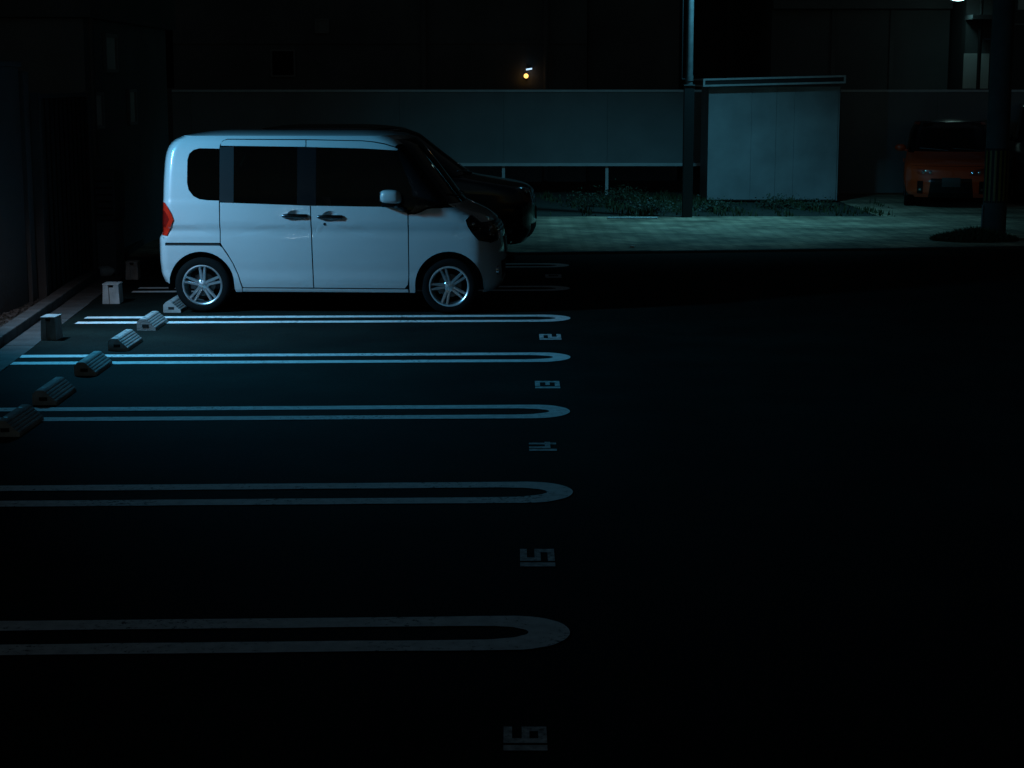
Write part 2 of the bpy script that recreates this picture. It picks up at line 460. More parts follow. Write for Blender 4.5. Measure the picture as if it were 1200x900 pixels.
# ------------------------------------------------------------------ wheel
def wheel_meshes(r, rim_r, width, spokes=5, double=True):
    out = {}
    hw = width / 2
    bm = bmesh.new()
    prof = [(rim_r, -hw * 0.9), (rim_r + 0.012, -hw), (r - 0.035, -hw), (r - 0.008, -hw * 0.86), (r, -hw * 0.7), (r, -0.03), (r - 0.007, -0.027), (r - 0.007, -0.019), (r, -0.016),
            (r, 0.016), (r - 0.007, 0.019), (r - 0.007, 0.027), (r, 0.03), (r, hw * 0.7), (r - 0.008, hw * 0.86), (r - 0.035, hw), (rim_r + 0.012, hw), (rim_r, hw * 0.9)]
    lathe(bm, prof, 48, closed=True)
    out['tyre'] = (bm, 'rubber')
    bm = bmesh.new()
    lathe(bm, [(rim_r + 0.004, -hw * 0.98), (rim_r - 0.006, -hw * 1.01), (rim_r - 0.014, -hw * 0.94), (rim_r - 0.022, -hw * 0.5), (rim_r - 0.03, hw * 0.9), (rim_r, hw * 0.92)], 48, closed=True)
    out['rim'] = (bm, 'alloy')
    bm = bmesh.new()
    n = spokes * (2 if double else 1)
    for k in range(n):
        base = 2 * math.pi * (k // 2 if double else k) / spokes + math.pi / 2
        if double:
            a1 = base + (0.075 if k % 2 else -0.075) * 1.9; a0 = base + (0.28 if k % 2 else -0.28)
        else: a0 = a1 = base
        r0, r1 = 0.038, rim_r - 0.012
        p0 = Vector((math.cos(a0) * r0, 0, math.sin(a0) * r0)); p1 = Vector((math.cos(a1) * r1, 0, math.sin(a1) * r1))
        d = (p1 - p0).normalized(); s = Vector((-d.z, 0, d.x))
        for (pa, pb, wa, wb, ya, yb) in ((p0, p1, 0.019, 0.014, -hw * 0.72, -hw * 0.93),):
            vs = []
            for p, ww, yy in ((pa, wa, ya), (pb, wb, yb)):
                for dx, dy in ((-1, 0.022), (-0.55, 0), (0.55, 0), (1, 0.022)):
                    vs.append(bm.verts.new(p + s * dx * ww + Vector((0, yy + dy, 0))))
            bm.faces.new((vs[0], vs[1], vs[5], vs[4])); bm.faces.new((vs[1], vs[2], vs[6], vs[5])); bm.faces.new((vs[2], vs[3], vs[7], vs[6]))
            bm.faces.new((vs[0], vs[4], vs[7], vs[3]))
    bmesh.ops.recalc_face_normals(bm, faces=bm.faces)
    out['spokes'] = (bm, 'alloy')
    bm = bmesh.new()
    lathe(bm, [(0.0005, -hw * 0.80), (0.018, -hw * 0.80), (0.024, -hw * 0.76), (0.045, -hw * 0.72), (0.056, -hw * 0.62), (0.056, -hw * 0.3)], 28)
    for k in range(4):
        a = 2 * math.pi * k / 4 + 0.4
        tube(bm, [(math.cos(a) * 0.04, -hw * 0.62, math.sin(a) * 0.04), (math.cos(a) * 0.04, -hw * 0.84, math.sin(a) * 0.04)], 0.007, 6)
    out['hub'] = (bm, 'alloy')
    bm = bmesh.new()
    lathe(bm, [(0.05, hw * 0.1), (0.05, -hw * 0.05), (0.115, -hw * 0.05), (0.115, hw * 0.05), (0.05, hw * 0.1)], 32)
    box(bm, -0.13, -0.05, -hw * 0.2, hw * 0.25, -0.045, 0.045, 0.01)
    out['brake'] = (bm, 'disc')
    return out
def add_wheels(car, pos, r, rim_r, width, halfw, **k):
    "pos: x of the axles. Near side is -y."
    proto = empty('wheel'); proto.parent = car
    for nm, (bm, m) in wheel_meshes(r, rim_r, width, **k).items():
        link(nm, bm, m, proto, smooth=True, sharp=40)
    first = True
    for x, turn in pos:
        for sg in (-1, 1):
            wv = proto if first else copy_tree(proto, car)
            first = False
            wv.location = (x, sg * (halfw - width / 2 - 0.012), r)
            wv.rotation_euler = (0, turn, 0 if sg < 0 else math.pi)

def seat_parts(car, x, y, wd=0.5, zf=0.42):
    bm = bmesh.new()
    box(bm, x - 0.25, x + 0.27, y - wd / 2, y + wd / 2, zf, zf + 0.16, 0.04)
    prism_pts = [(x - 0.2, zf + 0.12), (x - 0.34, zf + 0.12), (x - 0.44, zf + 0.72), (x - 0.32, zf + 0.72)]
    prism(bm, prism_pts, y - wd / 2 + 0.02, y + wd / 2 - 0.02)
    box(bm, x - 0.46, x - 0.36, y - 0.12, y + 0.12, zf + 0.74, zf + 0.93, 0.03)
    return link('seat', bm, 'seat', car)

# ================================================================== THE VAN
def vx(px): return (px - 187) / 118
def vz(py): return (366.5 - py) / 117.5
def V(*pts): return [(vx(a), vz(b)) for a, b in pts]

def build_van():
    car = empty('parked_van')
    sh = Shell(
        w0=[(0.18, 0.69), (0.24, 0.715), (0.33, 0.733), (0.37, 0.731), (0.42, 0.727), (0.50, 0.734), (0.62, 0.737), (0.76, 0.732), (0.82, 0.720), (0.87, 0.7395), (0.95, 0.735), (1.08, 0.725),
            (1.12, 0.715), (1.4, 0.675), (1.62, 0.637), (1.68, 0.62), (1.71, 0.605), (1.733, 0.585)],
        xf=[(0.18, 3.30), (0.26, 3.375), (0.36, 3.395), (0.60, 3.395), (0.80, 3.37), (0.90, 3.31), (0.97, 3.22), (1.03, 3.09), (1.075, 2.985), (1.12, 2.95), (1.4, 2.74), (1.64, 2.55), (1.70, 2.47), (1.733, 2.38)],
        xr=[(a, b - 0.055) for a, b in ((0.18, 0.09), (0.30, 0.045), (0.38, 0.01), (0.5, 0.0), (0.755, 0.0), (0.765, 0.035), (1.1, 0.045), (1.3, 0.052), (1.5, 0.066), (1.58, 0.082), (1.64, 0.11), (1.69, 0.155), (1.715, 0.2), (1.733, 0.27))],
        Rf=0.31, nf=2.5, Rr=0.16, nr=3.0)
    arch_r = lambda a0, a1: arc(0.42, 0.285, 0.325, a0, a1)
    arch_f = lambda a0, a1: arc(2.87, 0.285, 0.336, a0, a1)
    for sg in (-1, 1):
        fn = sh.side(sg)
        xb = lambda z: (sh.xb(z), z)
        xbr = lambda z: (sh.xbr(z), z)
        # rear bumper corner and lower quarter (swept round the arch)
        pts = [xbr(0.30)] + [xbr(z) for z in zsteps(0.36, 0.752, 8)] + V((195, 278), (195, 288), (258.5, 288), (261.5, 290), (267, 298), (273, 308), (279, 322), (283, 336.3)) \
            + V((283, 342), (276, 342)) + [(0.745, 0.24)] + arch_r(0, 180)[1:] + V((196, 331))
        panel('lower_quarter_panel', pts, fn, 'paint_white', car, du=0.02, dv=0.03)
        # upper quarter + roof side rail
        pts = [xbr(z) for z in zsteps(0.762, 1.731, 34)] + [(0.2, 1.731), (1.2, 1.732), (sh.xb(1.732), 1.732)] + [(sh.xb(z), z) for z in (1.72, 1.705, 1.69, 1.675, 1.66)] + [(2.36, 1.652)] \
            + V((463, 174.5), (452, 171), (440, 168.8), (425, 167.4), (361, 166.2), (268, 165.9), (263, 168), (259.8, 173), (259.2, 177)) \
            + V((236, 176.6), (229, 178.5), (224, 183), (222, 190), (221.7, 216), (223.5, 224), (229, 231), (236, 234.6), (245, 235.8), (259, 236.2), (259.2, 284.6), (195, 284.6))
        panel('side_panel', pts, fn, 'paint_white', car, du=0.02, dv=0.03)
        panel('quarter_glass', V((237, 176.2), (230, 177.8), (223.5, 183), (221.3, 190), (221.2, 217), (223, 225), (229, 232), (236, 235.6), (245, 236.6), (262, 237.6), (262, 176)), fn, 'glass', car, proud=-0.006)
        # doors
        hole_ = lambda hx, hz: [(vx(hx) + 0.080 * math.cos(2 * math.pi * k / 20), vz(hz) + 0.056 * math.sin(2 * math.pi * k / 20)) for k in range(20)]
        d = panel('sliding_door', V((260.3, 238.3), (365, 241.6), (365.8, 280), (367, 336.3), (286, 336.3), (284.5, 336), (280.3, 322), (274.3, 308), (268, 297), (262.5, 289), (260.3, 285)), fn, 'paint_white', car, holes=[hole_(347.5, 253.2)])
        panel('door_top', V((261, 173.6), (261.4, 170.5), (264, 168), (268, 166.9), (359.3, 167.3), (359.4, 174.8)), fn, 'paint_white', d)
        g = panel('door_glass', V((262, 173.4), (361, 174.4), (365, 242), (260.5, 238.8)), fn, 'glass', d, proud=-0.008)
        d2 = panel('front_door', V((366.3, 241.6), (440, 242.6), (458, 242.8), (466, 244.5), (473, 248), (478, 249.8), (478.4, 300), (478.4, 325), (477.5, 332), (474, 336.6), (368.3, 336.3), (367.1, 280)), fn, 'paint_white', car, holes=[hole_(388.5, 254.2)])
        panel('door_top', V((360.4, 167.3), (425, 168.4), (439, 169.8), (451, 172), (463, 175.6), (470, 179), (440, 177.2), (425, 176.4), (360.5, 174.9)), fn, 'paint_white', d2)
        panel('door_glass', V((361, 174.6), (425, 176), (466, 178.6), (486, 222), (492, 246), (470, 246), (440, 243), (365, 242)), fn, 'glass', d2, proud=-0.008)
        # black pillars
        panel('centre_pillar', V((350, 174.7), (372, 175.4), (372, 241.7), (350, 241.1)), fn, 'trim', car, proud=0.002, thick=0.01)
        panel('rear_pillar_trim', V((259.6, 175.5), (276, 174.2), (276, 238.4), (259.6, 237.6)), fn, 'plastic', car, proud=-0.003, thick=0.01)
        # A pillar to the windscreen edge
        zt = zsteps(1.655, 1.09, 14)
        pts = [(sh.xb(z), z) for z in zt] + V((500, 243.4), (494, 246.6), (486, 249.4), (479, 249), (486, 244), (483, 222), (465, 179))
        panel('front_pillar', pts, fn, 'trim', car, proud=0.003, thick=0.01)
        bm = bmesh.new()
        f0 = fn(vx(434), vz(178), 0.012); f1 = fn(vx(449), vz(242), 0.012)
        # quarter-light bar inside the front window
        tube(bm, [fn(vx(441), vz(178), 0.02), fn(vx(470), vz(243), 0.02)], 0.012, 6)
        link('quarter_light_bar', bm, 'trim', car)
        # front wing
        wing = V((479.4, 251), (486, 251.2), (494, 248.4), (501, 245), (507, 244), (530, 243.6)) + \
            [(sh.xb(z), z) for z in (1.05, 1.035, 1.02, 1.005, 0.99, 0.98)] + V((551, 251.6), (549, 253.4), (545, 257.5), (547.5, 265), (552.5, 273), (560, 281)) + [(sh.xb(0.705), 0.705)] + \
            [(sh.xb(z), z) for z in zsteps(0.70, 0.21, 12)] + V((567, 342)) + [(3.207, 0.24)] + arch_f(0, 180)[1:] + [(2.534, 0.24)] + V((485.5, 342), (479.4, 342), (479.6, 320))
        panel('front_wing', wing, fn, 'paint_white', car)
        # sill
        panel('sill', V((284, 337.5), (477.8, 337.8), (477.8, 341.5), (284, 341.5)), fn, 'paint_white', car, proud=0.004)
        # rail slot of the sliding door
        panel('door_rail', V((195.5, 285), (259, 285), (259, 287.6), (195.5, 287.6)), fn, 'recess', car, proud=-0.012, rim=False)
        # tail lamp
        tl = [(sh.xbr(z) - 0.0, z) for z in (1.088, 1.0, 0.9, 0.8, 0.77)] + V((197.5, 276.5), (202, 267), (206, 258), (203.5, 251), (199, 243), (195.5, 238.6))
        t = panel('tail_lamp', tl, fn, 'red_lens', car, proud=0.012, du=0.02, dv=0.02)
        panel('lamp_strip', [(a * 0.55 + 0.06 * 0.45, 0.93 + (b - 0.93) * 0.5) for a, b in tl], fn, 'red_dark', t, proud=0.0145, du=0.02, dv=0.02)
        # head lamp
        hl = V((545.8, 257.6), (549.4, 253.8), (551.4, 252)) + [(sh.xb(z), z) for z in (0.972, 0.95, 0.9, 0.85, 0.8, 0.75, 0.715)] + V((560.5, 280.4), (553, 272.5), (548.2, 264.8))
        h = panel('headlight', hl, fn, 'lens', car, proud=-0.003, du=0.02, dv=0.02)
        panel('headlight_bowl', hl, lambda x, z, dd, fn=fn: fn(x, z, dd + 0.05 + 0.01 * math.sin(x * 150) * math.sin(z * 140)), 'trim', h, du=0.012, dv=0.012, rim=False)
        for (lx, lz, lr) in ((553, 263, 0.028), (561, 268, 0.02), (557, 255, 0.012)):
            bm = bmesh.new()
            bmesh.ops.create_uvsphere(bm, u_segments=16, v_segments=10, radius=lr)
            p = fn(vx(lx), vz(lz), 0.03)
            for v in bm.verts: v.co += p
            link('projector_lens', bm, 'chrome', h, smooth=True, sharp=80)
        # handles with bowls
        for hx, key, dd_ in ((347.5, None, d), (388.5, 382, d2)):
            cx, cz = vx(hx), vz(253.2 if hx < 360 else 254.2)
            bm = bmesh.new()
            rings = []
            for i in range(6):
                t = i / 5
                rr = 1 - t * 0.9
                dep = -0.0015 + 0.042 * math.sin(t * math.pi / 2)
                rings.append([bm.verts.new(fn(cx + 0.082 * rr * math.cos(2 * math.pi * k / 20), cz + 0.058 * rr * math.sin(2 * math.pi * k / 20), dep if i else -0.0015)) for k in range(20)])
            # shallow dish pressed round the grip (edge stands 1.5 mm proud)
            for A, B in zip(rings, rings[1:]):
                for k in range(20): bm.faces.new((A[k], A[(k + 1) % 20], B[(k + 1) % 20], B[k]))
            bm.faces.new(rings[-1])
            bmesh.ops.recalc_face_normals(bm, faces=bm.faces)
            hd = empty('door_handle'); hd.parent = dd_
            link('handle_bowl', bm, 'plastic' if False else 'paint_white', hd, smooth=True)
            bm = bmesh.new()
            xs = [-0.125, -0.118, -0.09, 0, 0.09, 0.118, 0.125]
            hh = [0.008, 0.017, 0.019, 0.021, 0.021, 0.019, 0.010]
            loops = []
            for q, hq in zip(xs, hh):
                lp = []
                for k in range(10):
                    a = 2 * math.pi * k / 10
                    lp.append(bm.verts.new(fn(cx + q, cz + hq * math.sin(a), -0.024 - 0.016 * math.cos(a) + (0.014 if abs(q) > 0.1 else 0))))
                loops.append(lp)
            for A, B in zip(loops, loops[1:]):
                for k in range(10): bm.faces.new((A[k], A[(k + 1) % 10], B[(k + 1) % 10], B[k]))
            bm.faces.new(loops[0]); bm.faces.new(loops[-1])
            bmesh.ops.recalc_face_normals(bm, faces=bm.faces)
            link('grip', bm, 'chrome_dark', hd, smooth=True)
            if key:
                bm = bmesh.new()
                p = fn(vx(key), vz(262.5), 0)
                lathe(bm, [(0.0005, -0.004), (0.012, -0.004), (0.014, 0.0), (0.014, 0.01)], 16)
                for v in bm.verts: v.co = Vector((v.co.x, v.co.y if sg < 0 else -v.co.y, v.co.z)) + p
                link('keyhole', bm, 'plastic', dd_, smooth=True)
        # door mirror
        mi = empty('door_mirror'); mi.parent = car
        bm = bmesh.new()
        bmesh.ops.create_uvsphere(bm, u_segments=28, v_segments=18, radius=1)
        c = fn(vx(460), vz(230), -0.13)
        for v in bm.verts:
            x, y, z = v.co
            f = lambda q, p=0.55: math.copysign(abs(q) ** p, q)
            X = f(x, 0.62) * 0.108; Z = f(z, 0.55) * 0.066; Y = f(y, 0.8) * 0.085
            X += -0.012 * (Z / 0.066) if X > 0 else 0.01 * max(0, Z / 0.066)
            v.co = Vector((X, sg * Y, Z - 0.004 * X / 0.1)) + c
        bmesh.ops.recalc_face_normals(bm, faces=bm.faces)
        link('mirror_shell', bm, 'paint_white', mi, smooth=True, sharp=60)
        bm = bmesh.new()
        box(bm, c.x - 0.09, c.x + 0.10, min(c.y, c.y - sg * 0.12), max(c.y, c.y - sg * 0.12), c.z - 0.105, c.z - 0.064, 0.012)
        tube(bm, [c + Vector((0.05, 0, -0.08)), c + Vector((0.13, -sg * 0.13, -0.14))], 0.028, 8)
        link('mirror_arm', bm, 'trim', mi)
        bm = bmesh.new()
        box(bm, c.x - 0.108, c.x - 0.100, c.y - 0.06, c.y + 0.06, c.z - 0.045, c.z + 0.045, 0.003)
        link('mirror_glass', bm, 'chrome', mi)
    # roof
    roof_panel(sh, 1.733, 0.045, 'paint_white', car)
    # front: windscreen, bonnet, fascia
    panel('windscreen', fpoly(sh, 1.085, 1.70, 0.0), sh.front, 'screen', car, du=0.06, dv=0.04)
    panel('windscreen_header', fpoly(sh, 1.702, 1.732, 0.0), sh.front, 'paint_white', car, du=0.06, dv=0.01)
    panel('bonnet', fpoly(sh, 0.90, 1.080, 0.0), sh.front, 'paint_white', car, du=0.06, dv=0.008)
    panel('upper_grille', [(-0.40, 0.80), (0.40, 0.80), (0.42, 0.893), (-0.42, 0.893)], sh.front, 'trim', car, proud=-0.01)
    for z in (0.825, 0.855):
        panel('grille_bar', [(-0.39, z - 0.006), (0.39, z - 0.006), (0.39, z + 0.006), (-0.39, z + 0.006)], sh.front, 'chrome', car, proud=0.006, dv=0.01)
    for sg in (-1, 1):
        yy = lambda z: sg * sh.yb(z)
        pts = [(sg * 0.43, 0.893), (sg * 0.41, 0.80), (sg * 0.44, 0.72), (yy(0.70), 0.70)] + [(yy(z), z) for z in (0.75, 0.8, 0.85, 0.893)]
        h = panel('headlight', pts, sh.front, 'lens', car, proud=-0.002, du=0.03, dv=0.02)
        panel('headlight_bowl', pts, lambda y, z, dd: sh.front(y, z, dd + 0.06), 'trim', h, du=0.02, dv=0.02, rim=False)
        for q, (ly, lz, lr) in enumerate(((0.50, 0.83, 0.040), (0.545, 0.77, 0.026), (0.47, 0.76, 0.02))):
            bm = bmesh.new()
            bmesh.ops.create_uvsphere(bm, u_segments=20, v_segments=12, radius=lr)
            p = sh.front(sg * ly, lz, 0.045)
            for v in bm.verts: v.co += p
            link('projector_lens', bm, 'chrome', h, smooth=True, sharp=80)
    zt = zsteps(0.21, 0.695, 10)
    fas = [(sh.yb(z), z) for z in zt] + [(0.44, 0.715), (0.405, 0.795), (-0.405, 0.795), (-0.44, 0.715)] + [(-sh.yb(z), z) for z in zt[::-1]]
    hole = [(-0.34, 0.30), (0.34, 0.30), (0.40, 0.50), (-0.40, 0.50)]
    panel('front_bumper', fas, sh.front, 'paint_white', car, holes=[hole])
    panel('lower_grille', [(-0.36, 0.28), (0.36, 0.28), (0.42, 0.52), (-0.42, 0.52)], sh.front, 'trim', car, proud=-0.03)
    for z in (0.35, 0.40, 0.45):
        panel('grille_bar', [(-0.34, z - 0.008), (0.34, z - 0.008), (0.34, z + 0.008), (-0.34, z + 0.008)], sh.front, 'plastic', car, proud=-0.012, dv=0.01)
    panel('number_plate', [(-0.165, 0.56), (0.165, 0.56), (0.165, 0.725), (-0.165, 0.725)], sh.front, 'plate', car, proud=0.012)
    for sg in (-1, 1):
        bm = bmesh.new()
        p = sh.front(sg * 0.50, 0.42, 0.005)
        lathe(bm, [(0.0005, 0), (0.035, 0.0), (0.045, -0.012), (0.048, 0.0), (0.048, 0.02)], 20)
        for v in bm.verts: v.co = Vector((-v.co.y, v.co.x, v.co.z)) + p
        link('fog_lamp', bm, 'chrome', car, smooth=True)
    # wipers
    for y0 in (0.45, -0.1):
        bm = bmesh.new()
        tube(bm, [sh.front(y0, 1.095, -0.012), sh.front(y0 - 0.2, 1.14, -0.02), sh.front(y0 - 0.45, 1.17, -0.012)], 0.007, 6)
        link('wiper', bm, 'plastic', car)
    # rear
    panel('tailgate', rpoly(sh, 0.765, 1.10), sh.rear, 'paint_white', car)
    panel('rear_window', rpoly(sh, 1.105, 1.60), sh.rear, 'glass', car)
    panel('tailgate_top', rpoly(sh, 1.605, 1.73), sh.rear, 'paint_white', car)
    panel('rear_bumper', rpoly(sh, 0.30, 0.757), sh.rear, 'paint_white', car)
    # interior, underbody
    bm = bmesh.new()
    box(bm, 0.12, 3.15, -0.55, 0.55, 0.22, 0.42)
    box(bm, 0.80, 2.48, -0.69, 0.69, 0.21, 0.36)
    box(bm, 0.1, 0.8, -0.45, 0.45, 0.42, 0.75)
    box(bm, 2.45, 3.22, -0.55, 0.55, 0.42, 0.86)
    link('underbody', bm, 'recess', car)
    for sg in (-1, 1):
        for cx in (0.42, 2.87):
            bm = bmesh.new()
            rg = []
            for yy in (0.70, 0.42):
                rg.append([bm.verts.new((cx + 0.345 * math.cos(R(a)), sg * yy, 0.285 + 0.345 * math.sin(R(a)))) for a in range(-12, 193, 12)])
            for k in range(len(rg[0]) - 1): bm.faces.new((rg[0][k], rg[0][k + 1], rg[1][k + 1], rg[1][k]))
            bm.faces.new(rg[1])
            link('wheel_housing', bm, 'recess', car)
    for (x, y, wd) in ((2.12, -0.33, 0.5), (2.12, 0.33, 0.5), (1.05, -0.3, 0.55), (1.05, 0.3, 0.55)):
        seat_parts(car, x, y, wd)
    bm = bmesh.new()
    prism(bm, [(2.45, 0.7), (2.52, 1.0), (2.7, 1.06), (2.93, 1.06), (2.93, 0.7)], -0.62, 0.62)
    link('dashboard', bm, 'plastic', car)
    bm = bmesh.new()
    pts = []
    c = Vector((2.42, 0.33, 1.0))
    ring = [c + Vector((0.08 * math.sin(a), 0.18 * math.cos(a), 0.16 * math.sin(a))) for a in [2 * math.pi * k / 24 for k in range(25)]]
    tube(bm, ring, 0.014, 6)
    tube(bm, [c, c + Vector((0.2, 0, -0.15))], 0.03, 6)
    box(bm, c.x - 0.02, c.x + 0.03, c.y - 0.16, c.y + 0.16, c.z - 0.03, c.z + 0.03, 0.01)
    link('steering_wheel', bm, 'plastic', car)
    bm = bmesh.new()
    p = Vector((2.40, 0, 1.52)); box(bm, p.x - 0.02, p.x + 0.02, -0.11, 0.11, p.z - 0.03, p.z + 0.03, 0.012)
    link('rear_view_mirror', bm, 'chrome', car)
    add_wheels(car, ((0.42, 0.0), (2.87, -0.35)), 0.275, 0.196, 0.155, 0.722)
    return car
M['red_dark'] = mat('red_lens_dark', (0.22, 0.006, 0.004), 0.2, coat=1.0)
M['chrome_dark'] = mat('chrome_grip', (0.10, 0.11, 0.12), 0.18, metal=1.0)

van = build_van()
tag(van, 'white tall boxy minivan parked side-on over a concrete wheel stop', 'van')
vrot = R(-2.6)
vc = PX(187, 366.5)
yaw = Matrix.Rotation(vrot, 4, 'Z')
# the near rear corner of the body stands on that point
VS = 1.015
van.scale = (VS, VS, VS)
YR = 17.78
axle = yaw @ Vector((0.42 * VS, -0.72 * VS, 0))
van.location = ((236.8 - 600) / 2086 * (YR * math.cos(PITCH) + (H - 0.28) * math.sin(PITCH)) - axle.x, YR - axle.y, 0)
van.rotation_euler = (0, 0, vrot)

# ================================================================== other cars
def build_car(name, paint, L, halfw, w0, xf, xr, belt, zroof, axles, r, lights, front_extra, Rf=0.5, pillar='trim', grille='trim', seats=True):
    car = empty(name)
    sh = Shell(w0, xf, xr, Rf=Rf, nf=2.3, Rr=0.3, nr=2.4)
    zb = belt
    zg = zroof - 0.05
    ztop = zroof
    nose = lights['nose']       # height where the bonnet begins
    for sg in (-1, 1):
        fn = sh.side(sg)
        low = [(sh.xbr(z), z) for z in zsteps(0.24, zb, 10)] + [(sh.xb(z), z) for z in zsteps(zb - 0.01, nose, 8)] + \
              [(sh.xb(z), z) for z in zsteps(nose - 0.02, 0.24, 8)] + [(axles[1] + r + 0.06, 0.24)] + arc(axles[1], r, r + 0.055, 0, 180) + [(axles[1] - r - 0.06, 0.22), (axles[0] + r + 0.06, 0.22)] + arc(axles[0], r, r + 0.055, 0, 180) + [(axles[0] - r - 0.06, 0.24)]
        panel('body_side', low, fn, paint, car, du=0.1, dv=0.06)
        g = [(sh.xbr(z) + 0.1, z) for z in zsteps(zb + 0.01, zg, 6)] + [(sh.xb(z) - 0.03, z) for z in zsteps(zg, zb + 0.01, 6)]
        panel('side_glass', g, fn, 'glass', car, du=0.1, dv=0.06, proud=-0.006)
        mid = (axles[0] + axles[1]) / 2
        panel('centre_pillar', [(mid - 0.05, zb + 0.01), (mid + 0.07, zb + 0.01), (mid + 0.03, zg), (mid - 0.07, zg)], fn, 'trim', car, proud=0.003)
        panel('roof_rail', [(sh.xbr(zg) + 0.02, zg)] + [(sh.xbr(ztop) + 0.02, ztop)] + [(sh.xb(ztop) - 0.01, ztop), (sh.xb(zg) - 0.01, zg)], fn, paint, car, du=0.1, dv=0.02)
        ap = [(sh.xb(z), z) for z in zsteps(zb + 0.01, zg, 8)] + [(sh.xb(z) - 0.07, z) for z in zsteps(zg, zb + 0.01, 8)]
        panel('front_pillar', ap, fn, pillar, car, proud=0.003)
        for zz, a, b in ((0.8, mid - 0.32, mid - 0.12), (0.8, mid + 0.55, mid + 0.75)):
            panel('door_handle', [(a, zz), (b, zz), (b, zz + 0.03), (a, zz + 0.03)], fn, paint, car, proud=0.025)
        # mirrors
        bm = bmesh.new()
        bmesh.ops.create_uvsphere(bm, u_segments=16, v_segments=10, radius=1)
        c = fn(sh.xb(zb + 0.1) - 0.32, zb + 0.06, -0.13)
        for v in bm.verts: v.co = Vector((v.co.x * 0.07, v.co.y * 0.11, v.co.z * 0.07)) + c
        tube(bm, [c + Vector((0, 0, -0.02)), c + Vector((0.03, -sg * 0.17, -0.06))], 0.025, 6)
        link('door_mirror', bm, paint, car, smooth=True)
        hp = [(sg * a, b) for a, b in lights['front']]
        h = panel('headlight', hp, sh.front, 'lens', car, du=0.04, dv=0.03, proud=0.003)
        panel('headlight_bowl', hp, lambda y, z, d: sh.front(y, z, d + 0.03), 'trim', h, du=0.04, dv=0.03, rim=False)
        for ly, lz, lr in lights['bulbs']:
            bm = bmesh.new()
            bmesh.ops.create_uvsphere(bm, u_segments=16, v_segments=10, radius=lr)
            p = sh.front(sg * ly, lz, 0.02)
            for v in bm.verts: v.co += p
            link('projector_lens', bm, 'chrome', h, smooth=True, sharp=80)
        panel('tail_lamp', [(sg * a, b) for a, b in ((0.42, zb - 0.25), (sh.ybr(zb - 0.25), zb - 0.25), (sh.ybr(zb - 0.05), zb - 0.05), (0.46, zb - 0.05))], sh.rear, 'red_lens', car, proud=0.01)
    roof_panel(sh, ztop, 0.05, lights.get('roof', paint), car, ends=0.6)
    panel('windscreen', fpoly(sh, zb + 0.02, ztop - 0.02), sh.front, 'screen', car, du=0.08, dv=0.03)
    panel('windscreen_header', fpoly(sh, ztop - 0.018, ztop), sh.front, lights.get('roof', paint), car, du=0.08, dv=0.01)
    panel('bonnet', fpoly(sh, nose, zb + 0.012, n=16), sh.front, paint, car, du=0.08, dv=0.008)
    panel('front_bumper', fpoly(sh, 0.2, nose - 0.006), sh.front, paint, car, du=0.08, dv=0.05)
    panel('tailgate', rpoly(sh, 0.6, zb), sh.rear, paint, car)
    panel('rear_window', rpoly(sh, zb + 0.01, ztop - 0.04), sh.rear, 'glass', car)
    panel('rear_bumper', rpoly(sh, 0.24, 0.59), sh.rear, paint, car)
    panel('tailgate_top', rpoly(sh, ztop - 0.035, ztop), sh.rear, paint, car)
    for y0 in (0.55, -0.05):
        bm = bmesh.new()
        tube(bm, [sh.front(y0, zb + 0.03, -0.012), sh.front(y0 - 0.25, zb + 0.055, -0.02), sh.front(y0 - 0.52, zb + 0.07, -0.012)], 0.009, 6)
        link('wiper', bm, 'steel', car)
    for nm, poly, m, pr in front_extra:
        panel(nm, poly, sh.front, m, car, du=0.06, dv=0.03, proud=pr, thick=0.02)
    bm = bmesh.new()
    box(bm, 0.3, L - 0.35, -halfw * 0.72, halfw * 0.72, 0.2, 0.42)
    box(bm, axles[0] + r + 0.1, axles[1] - r - 0.1, -halfw * 0.93, halfw * 0.93, 0.2, 0.34)
    box(bm, axles[1] - 0.3, L - 0.4, -halfw * 0.7, halfw * 0.7, 0.42, nose - 0.12)
    link('underbody', bm, 'recess', car)
    for sg in (-1, 1):
        for cx in axles:
            bm = bmesh.new()
            rg = [[bm.verts.new((cx + (r + 0.065) * math.cos(R(a)), sg * yy, r + (r + 0.065) * math.sin(R(a)))) for a in range(-12, 193, 12)] for yy in (halfw - 0.05, halfw - 0.32)]
            for k in range(len(rg[0]) - 1): bm.faces.new((rg[0][k], rg[0][k + 1], rg[1][k + 1], rg[1][k]))
            bm.faces.new(rg[1])
            link('wheel_housing', bm, 'recess', car)
    for x, y in ((mid + 0.25, -halfw * .45), (mid + 0.25, halfw * .45), (mid - 0.7, -halfw * .45), (mid - 0.7, halfw * .45)):
        seat_parts(car, x, y, 0.5, zf=max(0.3, zb - 0.7))
    add_wheels(car, ((axles[0], 0.0), (axles[1], 0.2)), r, r - 0.095, 0.19, halfw - 0.01, double=False)
    return car, sh

